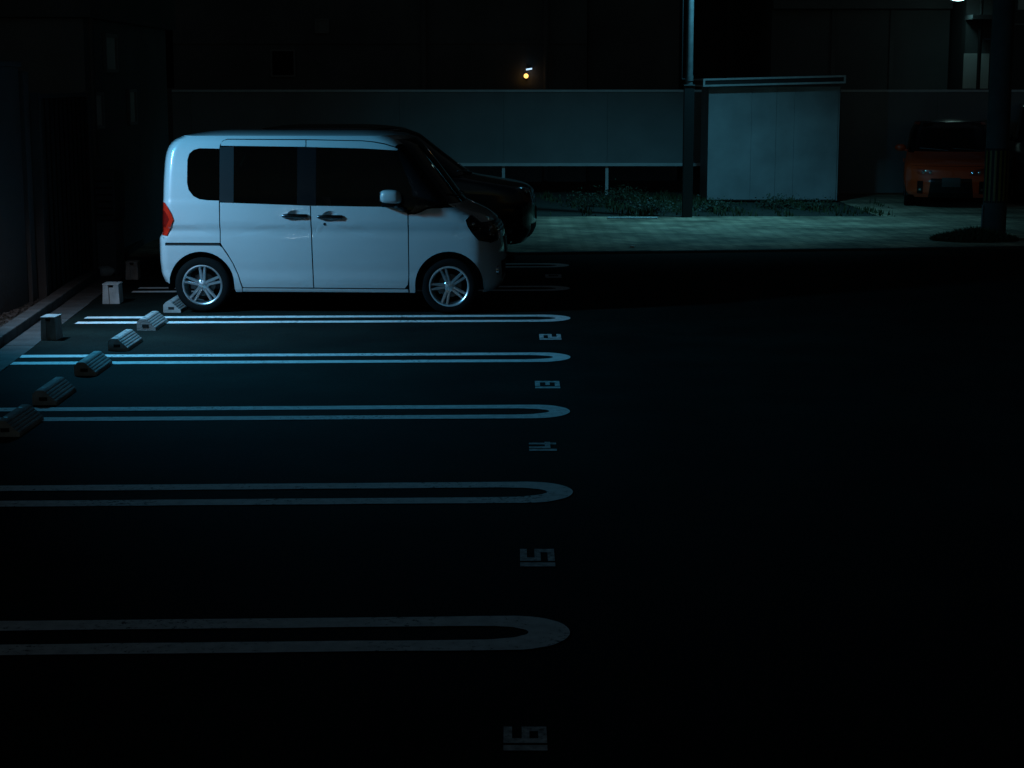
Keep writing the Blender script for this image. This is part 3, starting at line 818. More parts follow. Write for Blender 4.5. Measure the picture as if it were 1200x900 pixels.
# black SUV behind the van
L = 4.1
w0 = [(0.2, 0.78), (0.35, 0.83), (0.6, 0.85), (0.9, 0.845), (1.02, 0.82), (1.10, 0.80), (1.4, 0.74), (1.64, 0.68), (1.69, 0.65)]
xf = [(0.2, L - 0.16), (0.3, L - 0.05), (0.4, L), (0.75, L - 0.01), (0.92, L - 0.06), (0.965, L - 0.14), (0.99, L - 0.27), (1.03, L - 0.50), (1.07, L - 0.76), (1.10, L - 0.86), (1.4, L - 1.26), (1.62, L - 1.54), (1.69, L - 1.75)]
xr = [(0.2, 0.1), (0.35, 0.02), (0.7, 0.0), (1.0, 0.05), (1.2, 0.14), (1.5, 0.3), (1.69, 0.5)]
suv, sh_suv = build_car('parked_suv', 'paint_black', L, 0.85, w0, xf, xr, 1.08, 1.69, (0.78, 3.25), 0.34,
    {'nose': 0.945, 'front': [(0.40, 0.84), (sh_ := 0.60, 0.82), (0.66, 0.93), (0.42, 0.94)], 'bulbs': [(0.56, 0.885, 0.035), (0.47, 0.885, 0.028)]},
    [('grille', [(-0.36, 0.72), (0.36, 0.72), (0.38, 0.93), (-0.38, 0.93)], 'trim', 0.004),
     ('grille_bar', [(-0.36, 0.86), (0.36, 0.86), (0.36, 0.885), (-0.36, 0.885)], 'chrome', 0.014),
     ('grille_bar', [(-0.35, 0.79), (0.35, 0.79), (0.35, 0.805), (-0.35, 0.805)], 'chrome', 0.014),
     ('lower_grille', [(-0.45, 0.28), (0.45, 0.28), (0.5, 0.46), (-0.5, 0.46)], 'plastic', 0.004),
     ('number_plate', [(-0.165, 0.5), (0.165, 0.5), (0.165, 0.665), (-0.165, 0.665)], 'plate', 0.016)])
tag(suv, 'black SUV parked nose right behind the white minivan', 'car')
suv.location = (PX(627, 306)[0] - L + 0.02, 23.75, 0)
suv.rotation_euler = (0, 0, R(1.0))

# orange hatchback, facing the camera
L = 3.9
w0 = [(0.18, 0.76), (0.3, 0.82), (0.55, 0.845), (0.8, 0.84), (0.95, 0.80), (1.02, 0.79), (1.3, 0.75), (1.45, 0.70), (1.53, 0.66)]
xf = [(0.18, L - 0.1), (0.28, L - 0.02), (0.5, L), (0.7, L - 0.05), (0.8, L - 0.17), (0.88, L - 0.42), (0.94, L - 0.72), (1.0, L - 0.95), (1.2, L - 1.2), (1.42, L - 1.5), (1.53, L - 1.8)]
xr = [(0.18, 0.1), (0.35, 0.02), (0.7, 0.0), (0.95, 0.05), (1.3, 0.15), (1.53, 0.4)]
orange, _ = build_car('parked_hatchback', 'paint_orange', L, 0.845, w0, xf, xr, 0.99, 1.53, (0.72, 3.18), 0.30,
    {'nose': 0.77, 'front': [(0.30, 0.61), (0.50, 0.60), (0.60, 0.63), (0.62, 0.74), (0.45, 0.71)], 'bulbs': [(0.37, 0.655, 0.04), (0.49, 0.655, 0.04)], 'roof': 'paint_black'},
    [('grille', [(-0.40, 0.20), (0.40, 0.20), (0.36, 0.55), (-0.36, 0.55)], 'trim', 0.006),
     ('number_plate', [(-0.165, 0.40), (0.165, 0.40), (0.165, 0.565), (-0.165, 0.565)], 'plate', 0.02),
     ('grille_bar', [(-0.37, 0.30), (0.37, 0.30), (0.37, 0.315), (-0.37, 0.315)], 'plastic', 0.016),
     ('bumper_inlet', [(0.50, 0.27), (0.60, 0.27), (0.60, 0.50), (0.50, 0.50)], 'trim', 0.008),
     ('bumper_inlet', [(-0.60, 0.27), (-0.50, 0.27), (-0.50, 0.50), (-0.60, 0.50)], 'trim', 0.008),
     ('fog_lamp', [(-0.57, 0.33), (-0.53, 0.33), (-0.53, 0.37), (-0.57, 0.37)], 'chrome', 0.014),
     ('fog_lamp', [(0.53, 0.33), (0.57, 0.33), (0.57, 0.37), (0.53, 0.37)], 'chrome', 0.014)],
    Rf=0.5)
tag(orange, 'orange hatchback with black roof parked facing the camera beside the utility pole', 'car')
OA = R(-102)
orange.rotation_euler = (0, 0, OA)
orange.location = (7.98 - L * math.cos(OA), 32.5 - L * math.sin(OA), 0)

# dark vehicle at the right edge
L = 4.2
w0 = [(0.2, 0.78), (0.35, 0.83), (0.6, 0.85), (1.0, 0.84), (1.2, 0.80), (1.6, 0.70), (1.8, 0.66), (1.85, 0.63)]
xf = [(0.2, L - 0.16), (0.3, L - 0.04), (0.45, L), (0.85, L - 0.04), (0.98, L - 0.16), (1.06, L - 0.42), (1.14, L - 0.72), (1.2, L - 0.82), (1.5, L - 1.2), (1.8, L - 1.6), (1.85, L - 1.75)]
xr = [(0.2, 0.1), (0.35, 0.02), (0.7, 0.0), (1.2, 0.03), (1.6, 0.1), (1.85, 0.3)]
darkv, _ = build_car('parked_people_carrier', 'paint_dark', L, 0.85, w0, xf, xr, 1.17, 1.85, (0.75, 3.35), 0.32,
    {'nose': 0.98, 'front': [(0.38, 0.80), (0.62, 0.79), (0.66, 0.93), (0.42, 0.90)], 'bulbs': [(0.56, 0.86, 0.035), (0.47, 0.85, 0.03)]},
    [('grille', [(-0.34, 0.66), (0.34, 0.66), (0.36, 0.92), (-0.36, 0.92)], 'trim', 0.004),
     ('grille_bar', [(-0.34, 0.80), (0.34, 0.80), (0.34, 0.82), (-0.34, 0.82)], 'chrome', 0.014),
     ('number_plate', [(-0.165, 0.44), (0.165, 0.44), (0.165, 0.605), (-0.165, 0.605)], 'plate', 0.016)])
tag(darkv, 'dark people carrier half hidden behind the utility pole at the right edge', 'car')
DA = R(-103)
darkv.rotation_euler = (0, 0, DA)
darkv.location = (10.1 - L * math.cos(DA), 32.9 - L * math.sin(DA), 0)

# ================================================================== GROUND
def sheet(name, pts, z, m, **k):
    bm = bmesh.new()
    bm.faces.new([bm.verts.new((x, y, z)) for x, y in pts])
    bmesh.ops.recalc_face_normals(bm, faces=bm.faces)
    for f in bm.faces:
        if f.normal.z < 0: f.normal_flip()
    return tag(link(name, bm, m), kind='structure', **k)
sheet('ground', [(-400, -200), (400, -200), (400, 600), (-400, 600)], -0.03, 'soil', label='bare dark ground around the car park')
# asphalt with its far edge running slightly uphill to the right
e0, e1 = PX(560, 299.5), PX(1200, 291.5)
sl = (e1[1] - e0[1]) / (e1[0] - e0[0])
def edge(x): return e0[1] + sl * (x - e0[0])
def lk(y): return -4.30 - 0.075 * (y - 14.8)      # inner face of the left kerb
sheet('parking_lot_asphalt', [(lk(-8), -8), (30, -8), (30, edge(30)), (lk(25), edge(-5))], 0.0, 'asphalt')
sheet('pavement', [(-5.4, edge(-5.4) + 0.12), (34, edge(34) + 0.12), (34, 30.6), (4, 30.45), (-5.4, 30.3)], 0.022, 'pavers')
sheet('paved_yard', [(6.3, 30.5), (34, 30.6), (34, 44), (6.3, 44)], 0.012, 'pavers')
sheet('gravel_strip', [(lk(-8) - 0.35, -8), (lk(25) - 0.35, 25), (-9, 25), (-14, -8)], 0.004, 'soil')

# kerb stones along the far edge of the asphalt
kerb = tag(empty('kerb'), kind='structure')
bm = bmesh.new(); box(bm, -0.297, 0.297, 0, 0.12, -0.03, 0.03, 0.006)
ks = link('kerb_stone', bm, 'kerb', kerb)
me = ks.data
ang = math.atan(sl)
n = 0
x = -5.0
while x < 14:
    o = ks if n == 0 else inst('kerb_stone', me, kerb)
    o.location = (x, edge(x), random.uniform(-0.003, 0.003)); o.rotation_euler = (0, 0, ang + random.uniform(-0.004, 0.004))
    x += 0.6; n += 1
# left kerb: raised stones and a flat gutter
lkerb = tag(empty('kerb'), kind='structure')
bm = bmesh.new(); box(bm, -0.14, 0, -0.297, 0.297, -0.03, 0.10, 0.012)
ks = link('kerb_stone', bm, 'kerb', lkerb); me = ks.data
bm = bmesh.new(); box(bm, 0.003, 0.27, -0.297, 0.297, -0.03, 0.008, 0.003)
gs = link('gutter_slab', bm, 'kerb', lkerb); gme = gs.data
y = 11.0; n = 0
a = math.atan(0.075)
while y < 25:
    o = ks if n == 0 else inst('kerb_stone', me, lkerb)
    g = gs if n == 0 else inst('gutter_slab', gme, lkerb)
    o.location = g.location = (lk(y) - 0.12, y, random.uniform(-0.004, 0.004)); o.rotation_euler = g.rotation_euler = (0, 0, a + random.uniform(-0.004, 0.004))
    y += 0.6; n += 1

# ------------------------------------------------------------------ painted stall lines
LS = 0.0333
def stall_line(px, py, total=0.5, stripe=0.14, left=-4.2, m='line'):
    xe, ye = PX(px, py)
    r = total / 2; ri = r - stripe
    bm = bmesh.new()
    def P(u, v): return ((xe - r + u), ye + v + LS * (u))   # u from the centre of the round end
    N = 20
    xl = left - (xe - r)
    outer = [P(r * math.sin(math.pi * k / N), r * math.cos(math.pi * k / N)) for k in range(N + 1)]
    uo = 0.03     # inner hollow starts a little earlier
    inner = [P(ri * 2.2 * math.sin(math.pi * k / N) - uo - 0.12, ri * math.cos(math.pi * k / N)) for k in range(N + 1)]
    ol = [P(xl, r)] + [P(xl + (0 - xl) * k / 24, r) for k in range(1, 24)]
    il = [P(xl + 0.0, ri)] + [P(xl + (-uo - 0.12 - xl) * k / 24, ri) for k in range(1, 24)]
    ob = [P(xl * k / 24, -r) for k in range(1, 25)]
    ib = [P(-uo - 0.12 + (xl + uo + 0.12) * k / 24, -ri) for k in range(1, 25)]
    O = ol + outer + ob; I = il + inner + ib
    vo = [bm.verts.new((*p, 0)) for p in O]; vi = [bm.verts.new((*p, 0)) for p in I]
    for k in range(len(O) - 1): bm.faces.new((vo[k], vo[k + 1], vi[k + 1], vi[k]))
    # worn outer edge
    for v in vo + vi: v.co.y += random.uniform(-0.003, 0.003)
    for f in bm.faces:
        f.normal_update()
        if f.normal.z < 0: f.normal_flip()
    o = link('parking_line', bm, m); o.location.z = 0.004
    return tag(o, kind='structure')
for px, py, tot in ((668, 742, 0.47), (671.5, 577.3, 0.52), (668, 482.6, 0.52), (668.5, 419, 0.52), (668.5, 373.3, 0.52), (668, 338.2, 0.5), (667, 311.3, 0.5)):
    stall_line(px, py, tot)

# stall numbers, painted to be read from the lane on the right (facing left)
SEG = {  # strokes on a 1 x 1 field (u right, v up) as boxes u0,u1,v0,v1
 '0': [(0, 1, 0.8, 1), (0, 1, 0, 0.2), (0, 0.28, 0.2, 0.8), (0.72, 1, 0.2, 0.8)],
 '1': [(0.0, 1.0, 0, 1)],
 '2': [(0, 1, 0.8, 1), (0.72, 1, 0.6, 0.8), (0.0, 1, 0.42, 0.6), (0, 0.28, 0.2, 0.42), (0, 1, 0, 0.2)],
 '3': [(0, 1, 0.8, 1), (0.72, 1, 0.2, 0.8), (0.2, 0.72, 0.4, 0.58), (0, 1, 0, 0.2)],
 '4': [(0.6, 0.86, 0, 1), (0, 0.6, 0.22, 0.42), (0.86, 1, 0.22, 0.42), (0, 0.25, 0.42, 1)],
 '5': [(0, 1, 0.8, 1), (0, 0.28, 0.58, 0.8), (0, 1, 0.40, 0.58), (0.72, 1, 0.2, 0.40), (0, 1, 0, 0.2)],
 '6': [(0, 1, 0.8, 1), (0, 0.28, 0.2, 0.8), (0.28, 1, 0.40, 0.58), (0.72, 1, 0.2, 0.40), (0, 1, 0, 0.2)],
}
def stall_number(text, x0, x1, ytop, ybot):
    "pixel box of the number on the ground"
    Xl, Y1 = PX((x0 + x1) / 2, ytop); _, Y0 = PX((x0 + x1) / 2, ybot)
    mx, my = PX((x0 + x1) / 2, (ytop + ybot) / 2)
    zc = my * math.cos(PITCH) + H * math.sin(PITCH)
    hgt = (x1 - x0) / 2086 * zc
    wid = Y1 - Y0
    o = empty('stall_number'); tag(o, kind='structure')
    o.location = (mx, my, 0.004)
    v0 = -wid / 2
    w1 = wid * 0.22; gap = wid * 0.09; w2 = wid - w1 - gap
    for ch, a, b in ((text[0], v0, v0 + w1), (text[1], v0 + w1 + gap, wid / 2)):
        bm = bmesh.new()
        for u0, u1, p, q in SEG[ch]:
            X0 = hgt / 2 - q * hgt; X1 = hgt / 2 - p * hgt
            Ya = a + u0 * (b - a); Yb = a + u1 * (b - a)
            bm.faces.new([bm.verts.new(c) for c in ((X0, Ya, 0), (X1, Ya, 0), (X1, Yb, 0), (X0, Yb, 0))])
        link('digit', bm, 'faded', o)
stall_number('16', 590, 641, 852.5, 880.5)
stall_number('15', 609.5, 650, 644, 664.5)
stall_number('14', 620, 652, 518.5, 529)
stall_number('13', 627, 656, 447, 455.5)
stall_number('12', 632, 657.5, 392, 398.5)
stall_number('10', 639, 658, 322, 326)

# ------------------------------------------------------------------ concrete wheel stops
def build_stop():
    root = empty('wheel_stop')
    bm = bmesh.new()
    prof = [(0, 0), (0, 0.078), (0.028, 0.108), (0.078, 0.108)]
    # ribbed slope towards the wheels
    n = 5
    A = Vector((0.078, 0.108)); B = Vector((0.172, 0.022))
    d = (B - A); nn = Vector((d.y, -d.x)).normalized() * -1
    if nn.y < 0: nn = -nn
    for k in range(n):
        p = A + d * ((k + 0.12) / n); q = A + d * ((k + 0.30) / n); r_ = A + d * ((k + 0.80) / n); s = A + d * ((k + 0.98) / n)
        prof += [(p.x, p.y), (q.x + nn.x * 0.0035, q.y + nn.y * 0.0035), (r_.x + nn.x * 0.0035, r_.y + nn.y * 0.0035), (s.x, s.y)]
    prof += [(0.175, 0.018), (0.175, 0)]
    prism(bm, prof, 0, 0.6)
    bmesh.ops.bevel(bm, geom=[e for e in bm.edges if e.calc_length() > 0.5 and (e.verts[0].co.z > 0.1 or e.verts[0].co.x < 0.001)], offset=0.004, segments=1, affect='EDGES')
    link('block', bm, 'concrete', root)
    for yy, rot in ((-0.0005, 0), (0.6005, math.pi)):
        bm = bmesh.new()
        # rectangular hand hole: thin dark plate, the hole's shade put in its colour
        box(bm, 0.05, 0.108, yy - 0.0015, yy + 0.0015, 0.032, 0.058)
        link('lifting_slot_shade', bm, 'recess', root)
    for yy in (0.12, 0.48):
        bm = bmesh.new(); lathe(bm, [(0.0005, 0.1088), (0.014, 0.1088), (0.014, 0.1075)], 12, axis='z')
        for v in bm.verts: v.co += Vector((0.053, yy, 0))
        link('bolt', bm, 'disc', root)
    return root
stop = build_stop()
SG = 'concrete wheel stops at the head of the stalls'
stops = [  # px of the near lower left corner, label
 ((191.5, 366.5), 'wheel stop touching the rear tyre of the white minivan'),
 ((160.5, 387.5), 'wheel stop nearest the white minivan of those without a car, on the double line'),
 ((126.5, 411.5), 'third wheel stop out from the white minivan, between two double lines'),
 ((87, 440.5), 'fourth wheel stop out from the white minivan, standing across a double line'),
 ((38, 475), 'dim wheel stop standing wholly in its dark stall, second nearest the camera'),
 ((-8, 512), 'nearest wheel stop, cut off by the left edge of the photograph'),
]
for i, (p, lab) in enumerate(stops):
    o = stop if i == 0 else copy_tree(stop)
    X, Y = PX(*p)
    o.location = (X, Y, 0.0); o.rotation_euler = (0, 0, R(random.uniform(-1, 1) + 0.4))
    tag(o, lab, 'wheel stop', SG)

# ------------------------------------------------------------------ low marker blocks by the left kerb
def build_marker():
    root = empty('marker_block')
    for x0 in (0.0, 0.125):
        bm = bmesh.new()
        vs = []
        prism(bm, [(x0, 0), (x0 + 0.012, 0.2), (x0 + 0.075, 0.2), (x0 + 0.085, 0)], 0, 0.26)
        bmesh.ops.bevel(bm, geom=bm.edges[:], offset=0.004, segments=1, affect='EDGES')
        link('upright', bm, 'concrete', root)
    bm = bmesh.new(); box(bm, 0.07, 0.14, 0.02, 0.24, 0.0, 0.172)
    link('infill', bm, 'concrete', root)
    bm = bmesh.new(); box(bm, 0.006, 0.206, -0.004, 0.264, 0.2, 0.213, 0.003)
    link('cap', bm, 'concrete', root)
    return root
mk = build_marker()
for i, (p, lab) in enumerate((((47.5, 399), 'low two-legged marker block by the kerb, dark towards the camera'),
                              ((120, 356.5), 'low pale marker block by the kerb behind the minivan, taller looking and lit'),
                              ((147, 328), 'low dark marker block farthest along the left kerb'))):
    o = mk if i == 0 else copy_tree(mk)
    X, Y = PX(*p); o.location = (X, Y, 0); o.rotation_euler = (0, 0, R(3 * i - 2)); o.scale = ((0.68, 0.86, 0.72)[i], 0.8, 1)
    tag(o, lab, 'marker', 'marker blocks along the left kerb')
# pale stones
def rock(r, seed):
    rnd = random.Random(seed)
    bm = bmesh.new(); bmesh.ops.create_icosphere(bm, subdivisions=2, radius=r)
    for v in bm.verts:
        v.co *= 1 + rnd.uniform(-0.16, 0.16); v.co.z *= 0.62
    return bm
for i, (px, py, r, lab) in enumerate(((122, 324, 0.12, 'rounded boulder beside the far marker block'), (100, 333, 0.13, 'pale boulder at the foot of the corrugated fence'), (4, 352, 0.10, 'pale stone on the gravel at the left edge'),
                                (20, 344, 0.07, 'small stone on the gravel by the wall'), (9, 360, 0.06, 'small pale stone touching the left kerb'), (36, 346, 0.05, 'tiny stone on the gravel before the fence'))):
    X, Y = PX(px, py)
    X = min(X, lk(Y) - 0.42) if px < 110 else X
    o = link('boulder' if r > 0.1 else 'stone', rock(r, i), 'stone', smooth=True, sharp=80, loc=(X, Y, r * 0.45))
    tag(o, lab, 'stone', 'stones along the left kerb')
bm = bmesh.new()
rnd = random.Random(5)
for k in range(2600):
    Y = rnd.uniform(12, 25); X = lk(Y) - 0.32 - rnd.random() ** 1.3 * 1.2
    r = rnd.uniform(0.012, 0.035)
    m4 = Matrix.Translation((X, Y, r * 0.4)) @ Matrix.Rotation(rnd.uniform(0, 6), 4, 'Z')
    bmesh.ops.create_icosphere(bm, subdivisions=1, radius=r, matrix=m4 @ Matrix.Diagonal((1, rnd.uniform(.6, 1), .6, 1)))
tag(link('gravel', bm, 'kerb'), 'loose gravel between the left kerb and the wall', 'gravel', kind='stuff')
X, Y = PX(741, 292)
bm = bmesh.new(); box(bm, -0.03, 0.03, -0.02, 0.02, 0.022, 0.05, 0.008)
tag(link('crumpled_paper', bm, mat('paper', (0.85, 0.85, 0.85), 0.4), loc=(X, Y, 0)), 'tiny white scrap lying on the pavement near its front edge', 'litter')
X, Y = PX(741, 258)
bm = bmesh.new(); box(bm, -0.42, 0.42, -0.05, 0.05, 0.02, 0.05, 0.006)
tag(link('white_slab', bm, 'rail', loc=(X, Y, 0), ), 'pale flat slab lying at the back of the pavement left of the lamp post', 'slab')

# ------------------------------------------------------------------ fence of sheet panels on posts
FY = 36.5
def fence(x0, x1, label, group=None, dark=False, first_px=590, lift=True):
    root = empty('panel_fence', ((x0 + x1) / 2, FY, 0))
    ox = (x0 + x1) / 2
    sp = 2.11
    ztop = PXD(700, 108, FY)[2]; zbot = PXD(700, 191, FY)[2]
    xx = PXD(first_px, 200, FY)[0]
    while xx - sp > x0: xx -= sp
    xs = [x0]
    while xx < x1 - 0.2:
        if xx > x0 + 0.2: xs.append(xx)
        xx += sp
    xs.append(x1)
    m = 'fence'
    for a, b in zip(xs, xs[1:]):
        bm = bmesh.new()
        box(bm, a - ox + 0.0012, b - ox - 0.0012, -0.02, 0.02, zbot if lift else 0.05, ztop, 0.003)
        link('panel', bm, m, root)
    for nm, za, zb in (('top_rail', ztop + 0.002, ztop + 0.05), ('bottom_rail', zbot - 0.062, zbot - 0.002)):
        if nm == 'bottom_rail' and not lift: continue
        bm = bmesh.new(); box(bm, x0 - ox, x1 - ox, -0.05, 0.03, za, zb, 0.005)
        link(nm, bm, 'rail', root)
    for a in xs[1:] if lift else xs:
        bm = bmesh.new(); box(bm, a - ox - 0.03, a - ox + 0.03, 0.024, 0.085, -0.05, ztop - 0.03)
        link('post', bm, 'rail', root)
    return tag(root, label, 'fence')
fence(PXD(203, 150, FY)[0], PXD(829, 150, FY)[0], 'long grey sheet fence raised on posts behind the cars, left of the storage shed')
fence(PXD(984, 150, FY)[0], PXD(1200, 150, FY)[0] + 1.5, 'dim grey sheet fence right of the shed, behind the orange car', first_px=1095, lift=False)

# ------------------------------------------------------------------ storage shed
SY = 34.2
x0, _, zb = PXD(829.5, 237, SY); x1 = PXD(981, 237, SY)[0]; zt = PXD(900, 101, SY)[2]
shed = empty('storage_shed', ((x0 + x1) / 2, SY, 0))
hw = (x1 - x0) / 2
bm = bmesh.new(); box(bm, -hw, hw, 0.03, 1.5, 0.04, zt); link('shell', bm, 'shed', shed)
bm = bmesh.new(); box(bm, -hw + 0.03, hw - 0.03, 0.06, 1.45, -0.03, 0.045); link('plinth', bm, 'recess', shed)
cuts = [829.5, 880, 909, 930, 981]
for i, (a, b) in enumerate(zip(cuts, cuts[1:])):
    xa = PXD(a, 170, SY)[0] - shed.location.x; xb = PXD(b, 170, SY)[0] - shed.location.x
    bm = bmesh.new(); box(bm, xa + 0.0015, xb - 0.0015, 0.0 + (0.003 if i % 2 else 0), 0.028, 0.06, zt - 0.01, 0.003)
    link('front_panel', bm, 'shed', shed)
rx0 = PXD(824, 97, SY - 0.2)[0] - shed.location.x; rx1 = PXD(991, 97, SY - 0.2)[0] - shed.location.x
def roofbar(nm, dz0, dz1, y0, y1, m, xa=rx0, xb=rx1):
    bm = bmesh.new()
    box(bm, xa, xb, y0, y1, 0, 1)
    for v in bm.verts:
        t = (v.co.x - rx0) / (rx1 - rx0)
        v.co.z = zt - 0.01 + t * 0.065 + (dz1 if v.co.z > 0.5 else dz0)
    link(nm, bm, m, shed)
roofbar('fascia_edge', 0.0, 0.035, -0.22, 1.6, 'shed_trim')
roofbar('fascia', 0.035, 0.115, -0.19, 1.58, 'black_steel')
roofbar('fascia_edge', 0.115, 0.15, -0.22, 1.6, 'shed_trim')
for xa, xb in ((rx0, rx0 + 0.035), (rx1 - 0.035, rx1)):
    roofbar('fascia_end', 0.033, 0.117, -0.218, -0.185, 'shed_trim', xa, xb)
tag(shed, 'pale sheet metal storage shed with slightly tilted flat roof beside the lamp post', 'shed')

# ------------------------------------------------------------------ lamp post
px0, py0 = PX(805, 256)
post = empty('lamp_post', (px0, py0, 0))
zj = PXD(805, 97, py0)[2]
bm = bmesh.new(); box(bm, -0.085, 0.085, -0.07, 0.07, -0.02, zj - 0.05, 0.008); link('lower_box', bm, 'black_steel', post)
bm = bmesh.new(); box(bm, -0.09, 0.09, -0.08, 0.08, zj - 0.048, zj - 0.03); link('collar', bm, 'steel', post)
bm = bmesh.new(); tube(bm, [(0.0, 0, zj - 0.03), (0.0, 0, 5.25)], [0.06, 0.055], 20); link('pole', bm, 'steel', post, smooth=True)
bm = bmesh.new(); tube(bm, [(0.0, 0, zj + 0.03), (0.0, 0, zj + 0.12)], 0.068, 20); link('collar', bm, 'steel', post, smooth=True)
bm = bmesh.new(); tube(bm, [(-0.125, -0.02, zj + 0.06), (-0.125, -0.02, 5.2)], 0.010, 8); tube(bm, [(-0.125, -0.02, zj + 0.06), (-0.04, -0.02, zj + 0.06)], 0.010, 8); link('conduit', bm, 'plastic', post, smooth=True)
hx, hy = POLE_LAMP.x - px0, POLE_LAMP.y - py0
bm = bmesh.new(); tube(bm, [(0, 0, 5.15), (hx * 0.4, hy * 0.4, 5.22), (hx, hy, 5.1)], 0.025, 10); link('arm', bm, 'steel', post, smooth=True)
bm = bmesh.new()
lathe(bm, [(0.02, 0.12), (0.16, 0.07), (0.19, 0.0), (0.17, 0.0), (0.14, 0.05), (0.02, 0.1)], 24, axis='z')
for v in bm.verts: v.co += Vector((hx, hy, 5.02))
link('lamp_shade', bm, 'steel', post, smooth=True)
bm = bmesh.new(); bmesh.ops.create_uvsphere(bm, u_segments=16, v_segments=10, radius=0.06)
for v in bm.verts: v.co += Vector((hx, hy, 5.06))
link('bulb', bm, 'lamp_cold', post)
tag(post, 'slim lamp post, pale pipe above a black box section, standing left of the shed', 'lamp post')

# street lamps across the road behind the camera, mirrored as points in the van's paint
for i, (x, y, z, lab) in enumerate(((-7.6, -9.0, 5.0, 'street lamp behind the viewer, nearer the wall'), (-4.4, -15.0, 7.5, 'tall street lamp farther behind the viewer'), (-9.5, -16.0, 3.6, 'low street lamp behind the viewer at the far left'))):
    sl = empty('street_lamp', (x - 0.8, y, 0))
    bm = bmesh.new(); tube(bm, [(0, 0, 0), (0, 0, z + 0.3)], 0.06, 10); link('pole', bm, 'steel', sl)
    bm = bmesh.new(); tube(bm, [(0, 0, z + 0.25), (0.8, 0, z + 0.15)], 0.03, 8); link('arm', bm, 'steel', sl)
    bm = bmesh.new(); bmesh.ops.create_uvsphere(bm, u_segments=16, v_segments=10, radius=0.11)
    for v in bm.verts: v.co = Vector((v.co.x * 1.8 + 0.8, v.co.y, v.co.z * 0.7 + z))
    link('lamp_bowl', bm, 'lamp_street', sl, smooth=True)
    tag(sl, lab, 'street lamp')
# flood lamp on the boundary wall (left, out of frame)
lp = empty('wall_flood_lamp', (-5.07, LOT_LAMP.y - 0.12, LOT_LAMP.z - 0.04))
bm = bmesh.new(); box(bm, 0.0, 0.04, -0.08, 0.08, 0.0, 0.16, 0.005); link('bracket', bm, 'steel', lp)
bm = bmesh.new(); box(bm, 0.03, 0.24, -0.24, 0.24, 0.13, 0.165, 0.01); link('lamp_housing', bm, 'steel', lp)
tag(lp, 'flood lamp on the rendered wall at the left of the stalls', 'lamp')

# ------------------------------------------------------------------ utility pole
X, Y = PX(1164, 280)
up = empty('utility_pole', (X, Y, 0))
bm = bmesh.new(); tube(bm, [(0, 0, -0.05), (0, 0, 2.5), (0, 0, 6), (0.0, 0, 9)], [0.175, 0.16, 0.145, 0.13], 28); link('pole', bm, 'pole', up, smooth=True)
zc0 = PXD(1164, 235, Y)[2]; zc1 = PXD(1164, 176, Y)[2]
for k in range(7):
    a0 = -math.pi / 2 - 1.3 + k * 0.42
    bm = bmesh.new()
    def q(a, z, rr=0.178): return (math.cos(a) * rr, math.sin(a) * rr, z)
    f = [q(a0, zc0), q(a0 + 0.2, zc0), q(a0 + 0.2, zc1), q(a0, zc1)]
    for i in range(3):
        a, b = a0 + 0.2 * i / 3, a0 + 0.2 * (i + 1) / 3
        bm.faces.new([bm.verts.new(p) for p in (q(a, zc0), q(b, zc0), q(b, zc1), q(a, zc1))])
    bmesh.ops.remove_doubles(bm, verts=bm.verts, dist=1e-5)
    bmesh.ops.solidify(bm, geom=bm.faces[:], thickness=0.006)
    link('warning_stripe', bm, 'yellow', up)
bm = bmesh.new(); lathe(bm, [(0.172, zc0 - 0.03), (0.172, zc1 + 0.03), (0.165, zc1 + 0.03), (0.165, zc0 - 0.03)], 28, axis='z', closed=True)
link('guard_sleeve', bm, 'plastic', up, smooth=True)
bm = bmesh.new(); tube(bm, [(-0.19, -0.03, 0.0), (-0.185, -0.03, zc0 - 0.06)], 0.014, 8); link('cable_guard', bm, 'steel', up, smooth=True)
for z, s in ((2.9, -1), (3.3, 1), (3.7, -1)):
    bm = bmesh.new(); tube(bm, [(s * 0.13, 0, z), (s * 0.27, 0, z)], 0.01, 6); link('step_bolt', bm, 'steel', up)
tag(up, 'thick concrete utility pole with yellow striped sleeve at the right of the pavement', 'pole')

# ------------------------------------------------------------------ grass and weeds
def blades(name, spots, label, m='grass', hgt=(0.06, 0.25), seed=1, wide=0.008, lean=0.5):
    rnd = random.Random(seed)
    verts, faces = [], []
    for (x, y, z, hs) in spots:
        h = rnd.uniform(*hgt) * hs; a = rnd.uniform(0, 2 * math.pi); b = rnd.uniform(0, 2 * math.pi)
        w_ = wide * rnd.uniform(0.6, 1.6); dx, dy = math.cos(a) * w_, math.sin(a) * w_
        lx, ly = math.cos(b) * h * lean * rnd.random(), math.sin(b) * h * lean * rnd.random()
        i = len(verts)
        verts += [(x - dx, y - dy, z), (x + dx, y + dy, z), (x + lx * .4 + dx * .8, y + ly * .4 + dy * .8, z + h * .6), (x + lx * .4 - dx * .8, y + ly * .4 - dy * .8, z + h * .6), (x + lx, y + ly, z + h)]
        faces += [(i, i + 1, i + 2, i + 3), (i + 3, i + 2, i + 4)]
    me = bpy.data.meshes.new(name); me.from_pydata(verts, [], faces)
    me.materials.append(M[m])
    o = bpy.data.objects.new(name, me); COL.objects.link(o)
    return tag(o, label, 'grass', kind='stuff')
rnd = random.Random(3)
sp = []
for k in range(9000):
    x = rnd.uniform(-1.5, 6.9); y = 30.35 + rnd.random() ** 0.8 * 5.8
    c = math.sin(x * 2.1) * math.sin(x * 5.3 + y) + 0.35 * math.sin(x * 11) + (0.55 if 2.0 < x < 3.7 else 0) - (0.5 if x < 1.2 else 0)
    if x > 3.75 and y > 33.9: continue
    if c + rnd.uniform(-0.5, 0.5) < 0.05: continue
    sp.append((x, y, -0.02, 1.0 + 0.8 * max(0, c)))
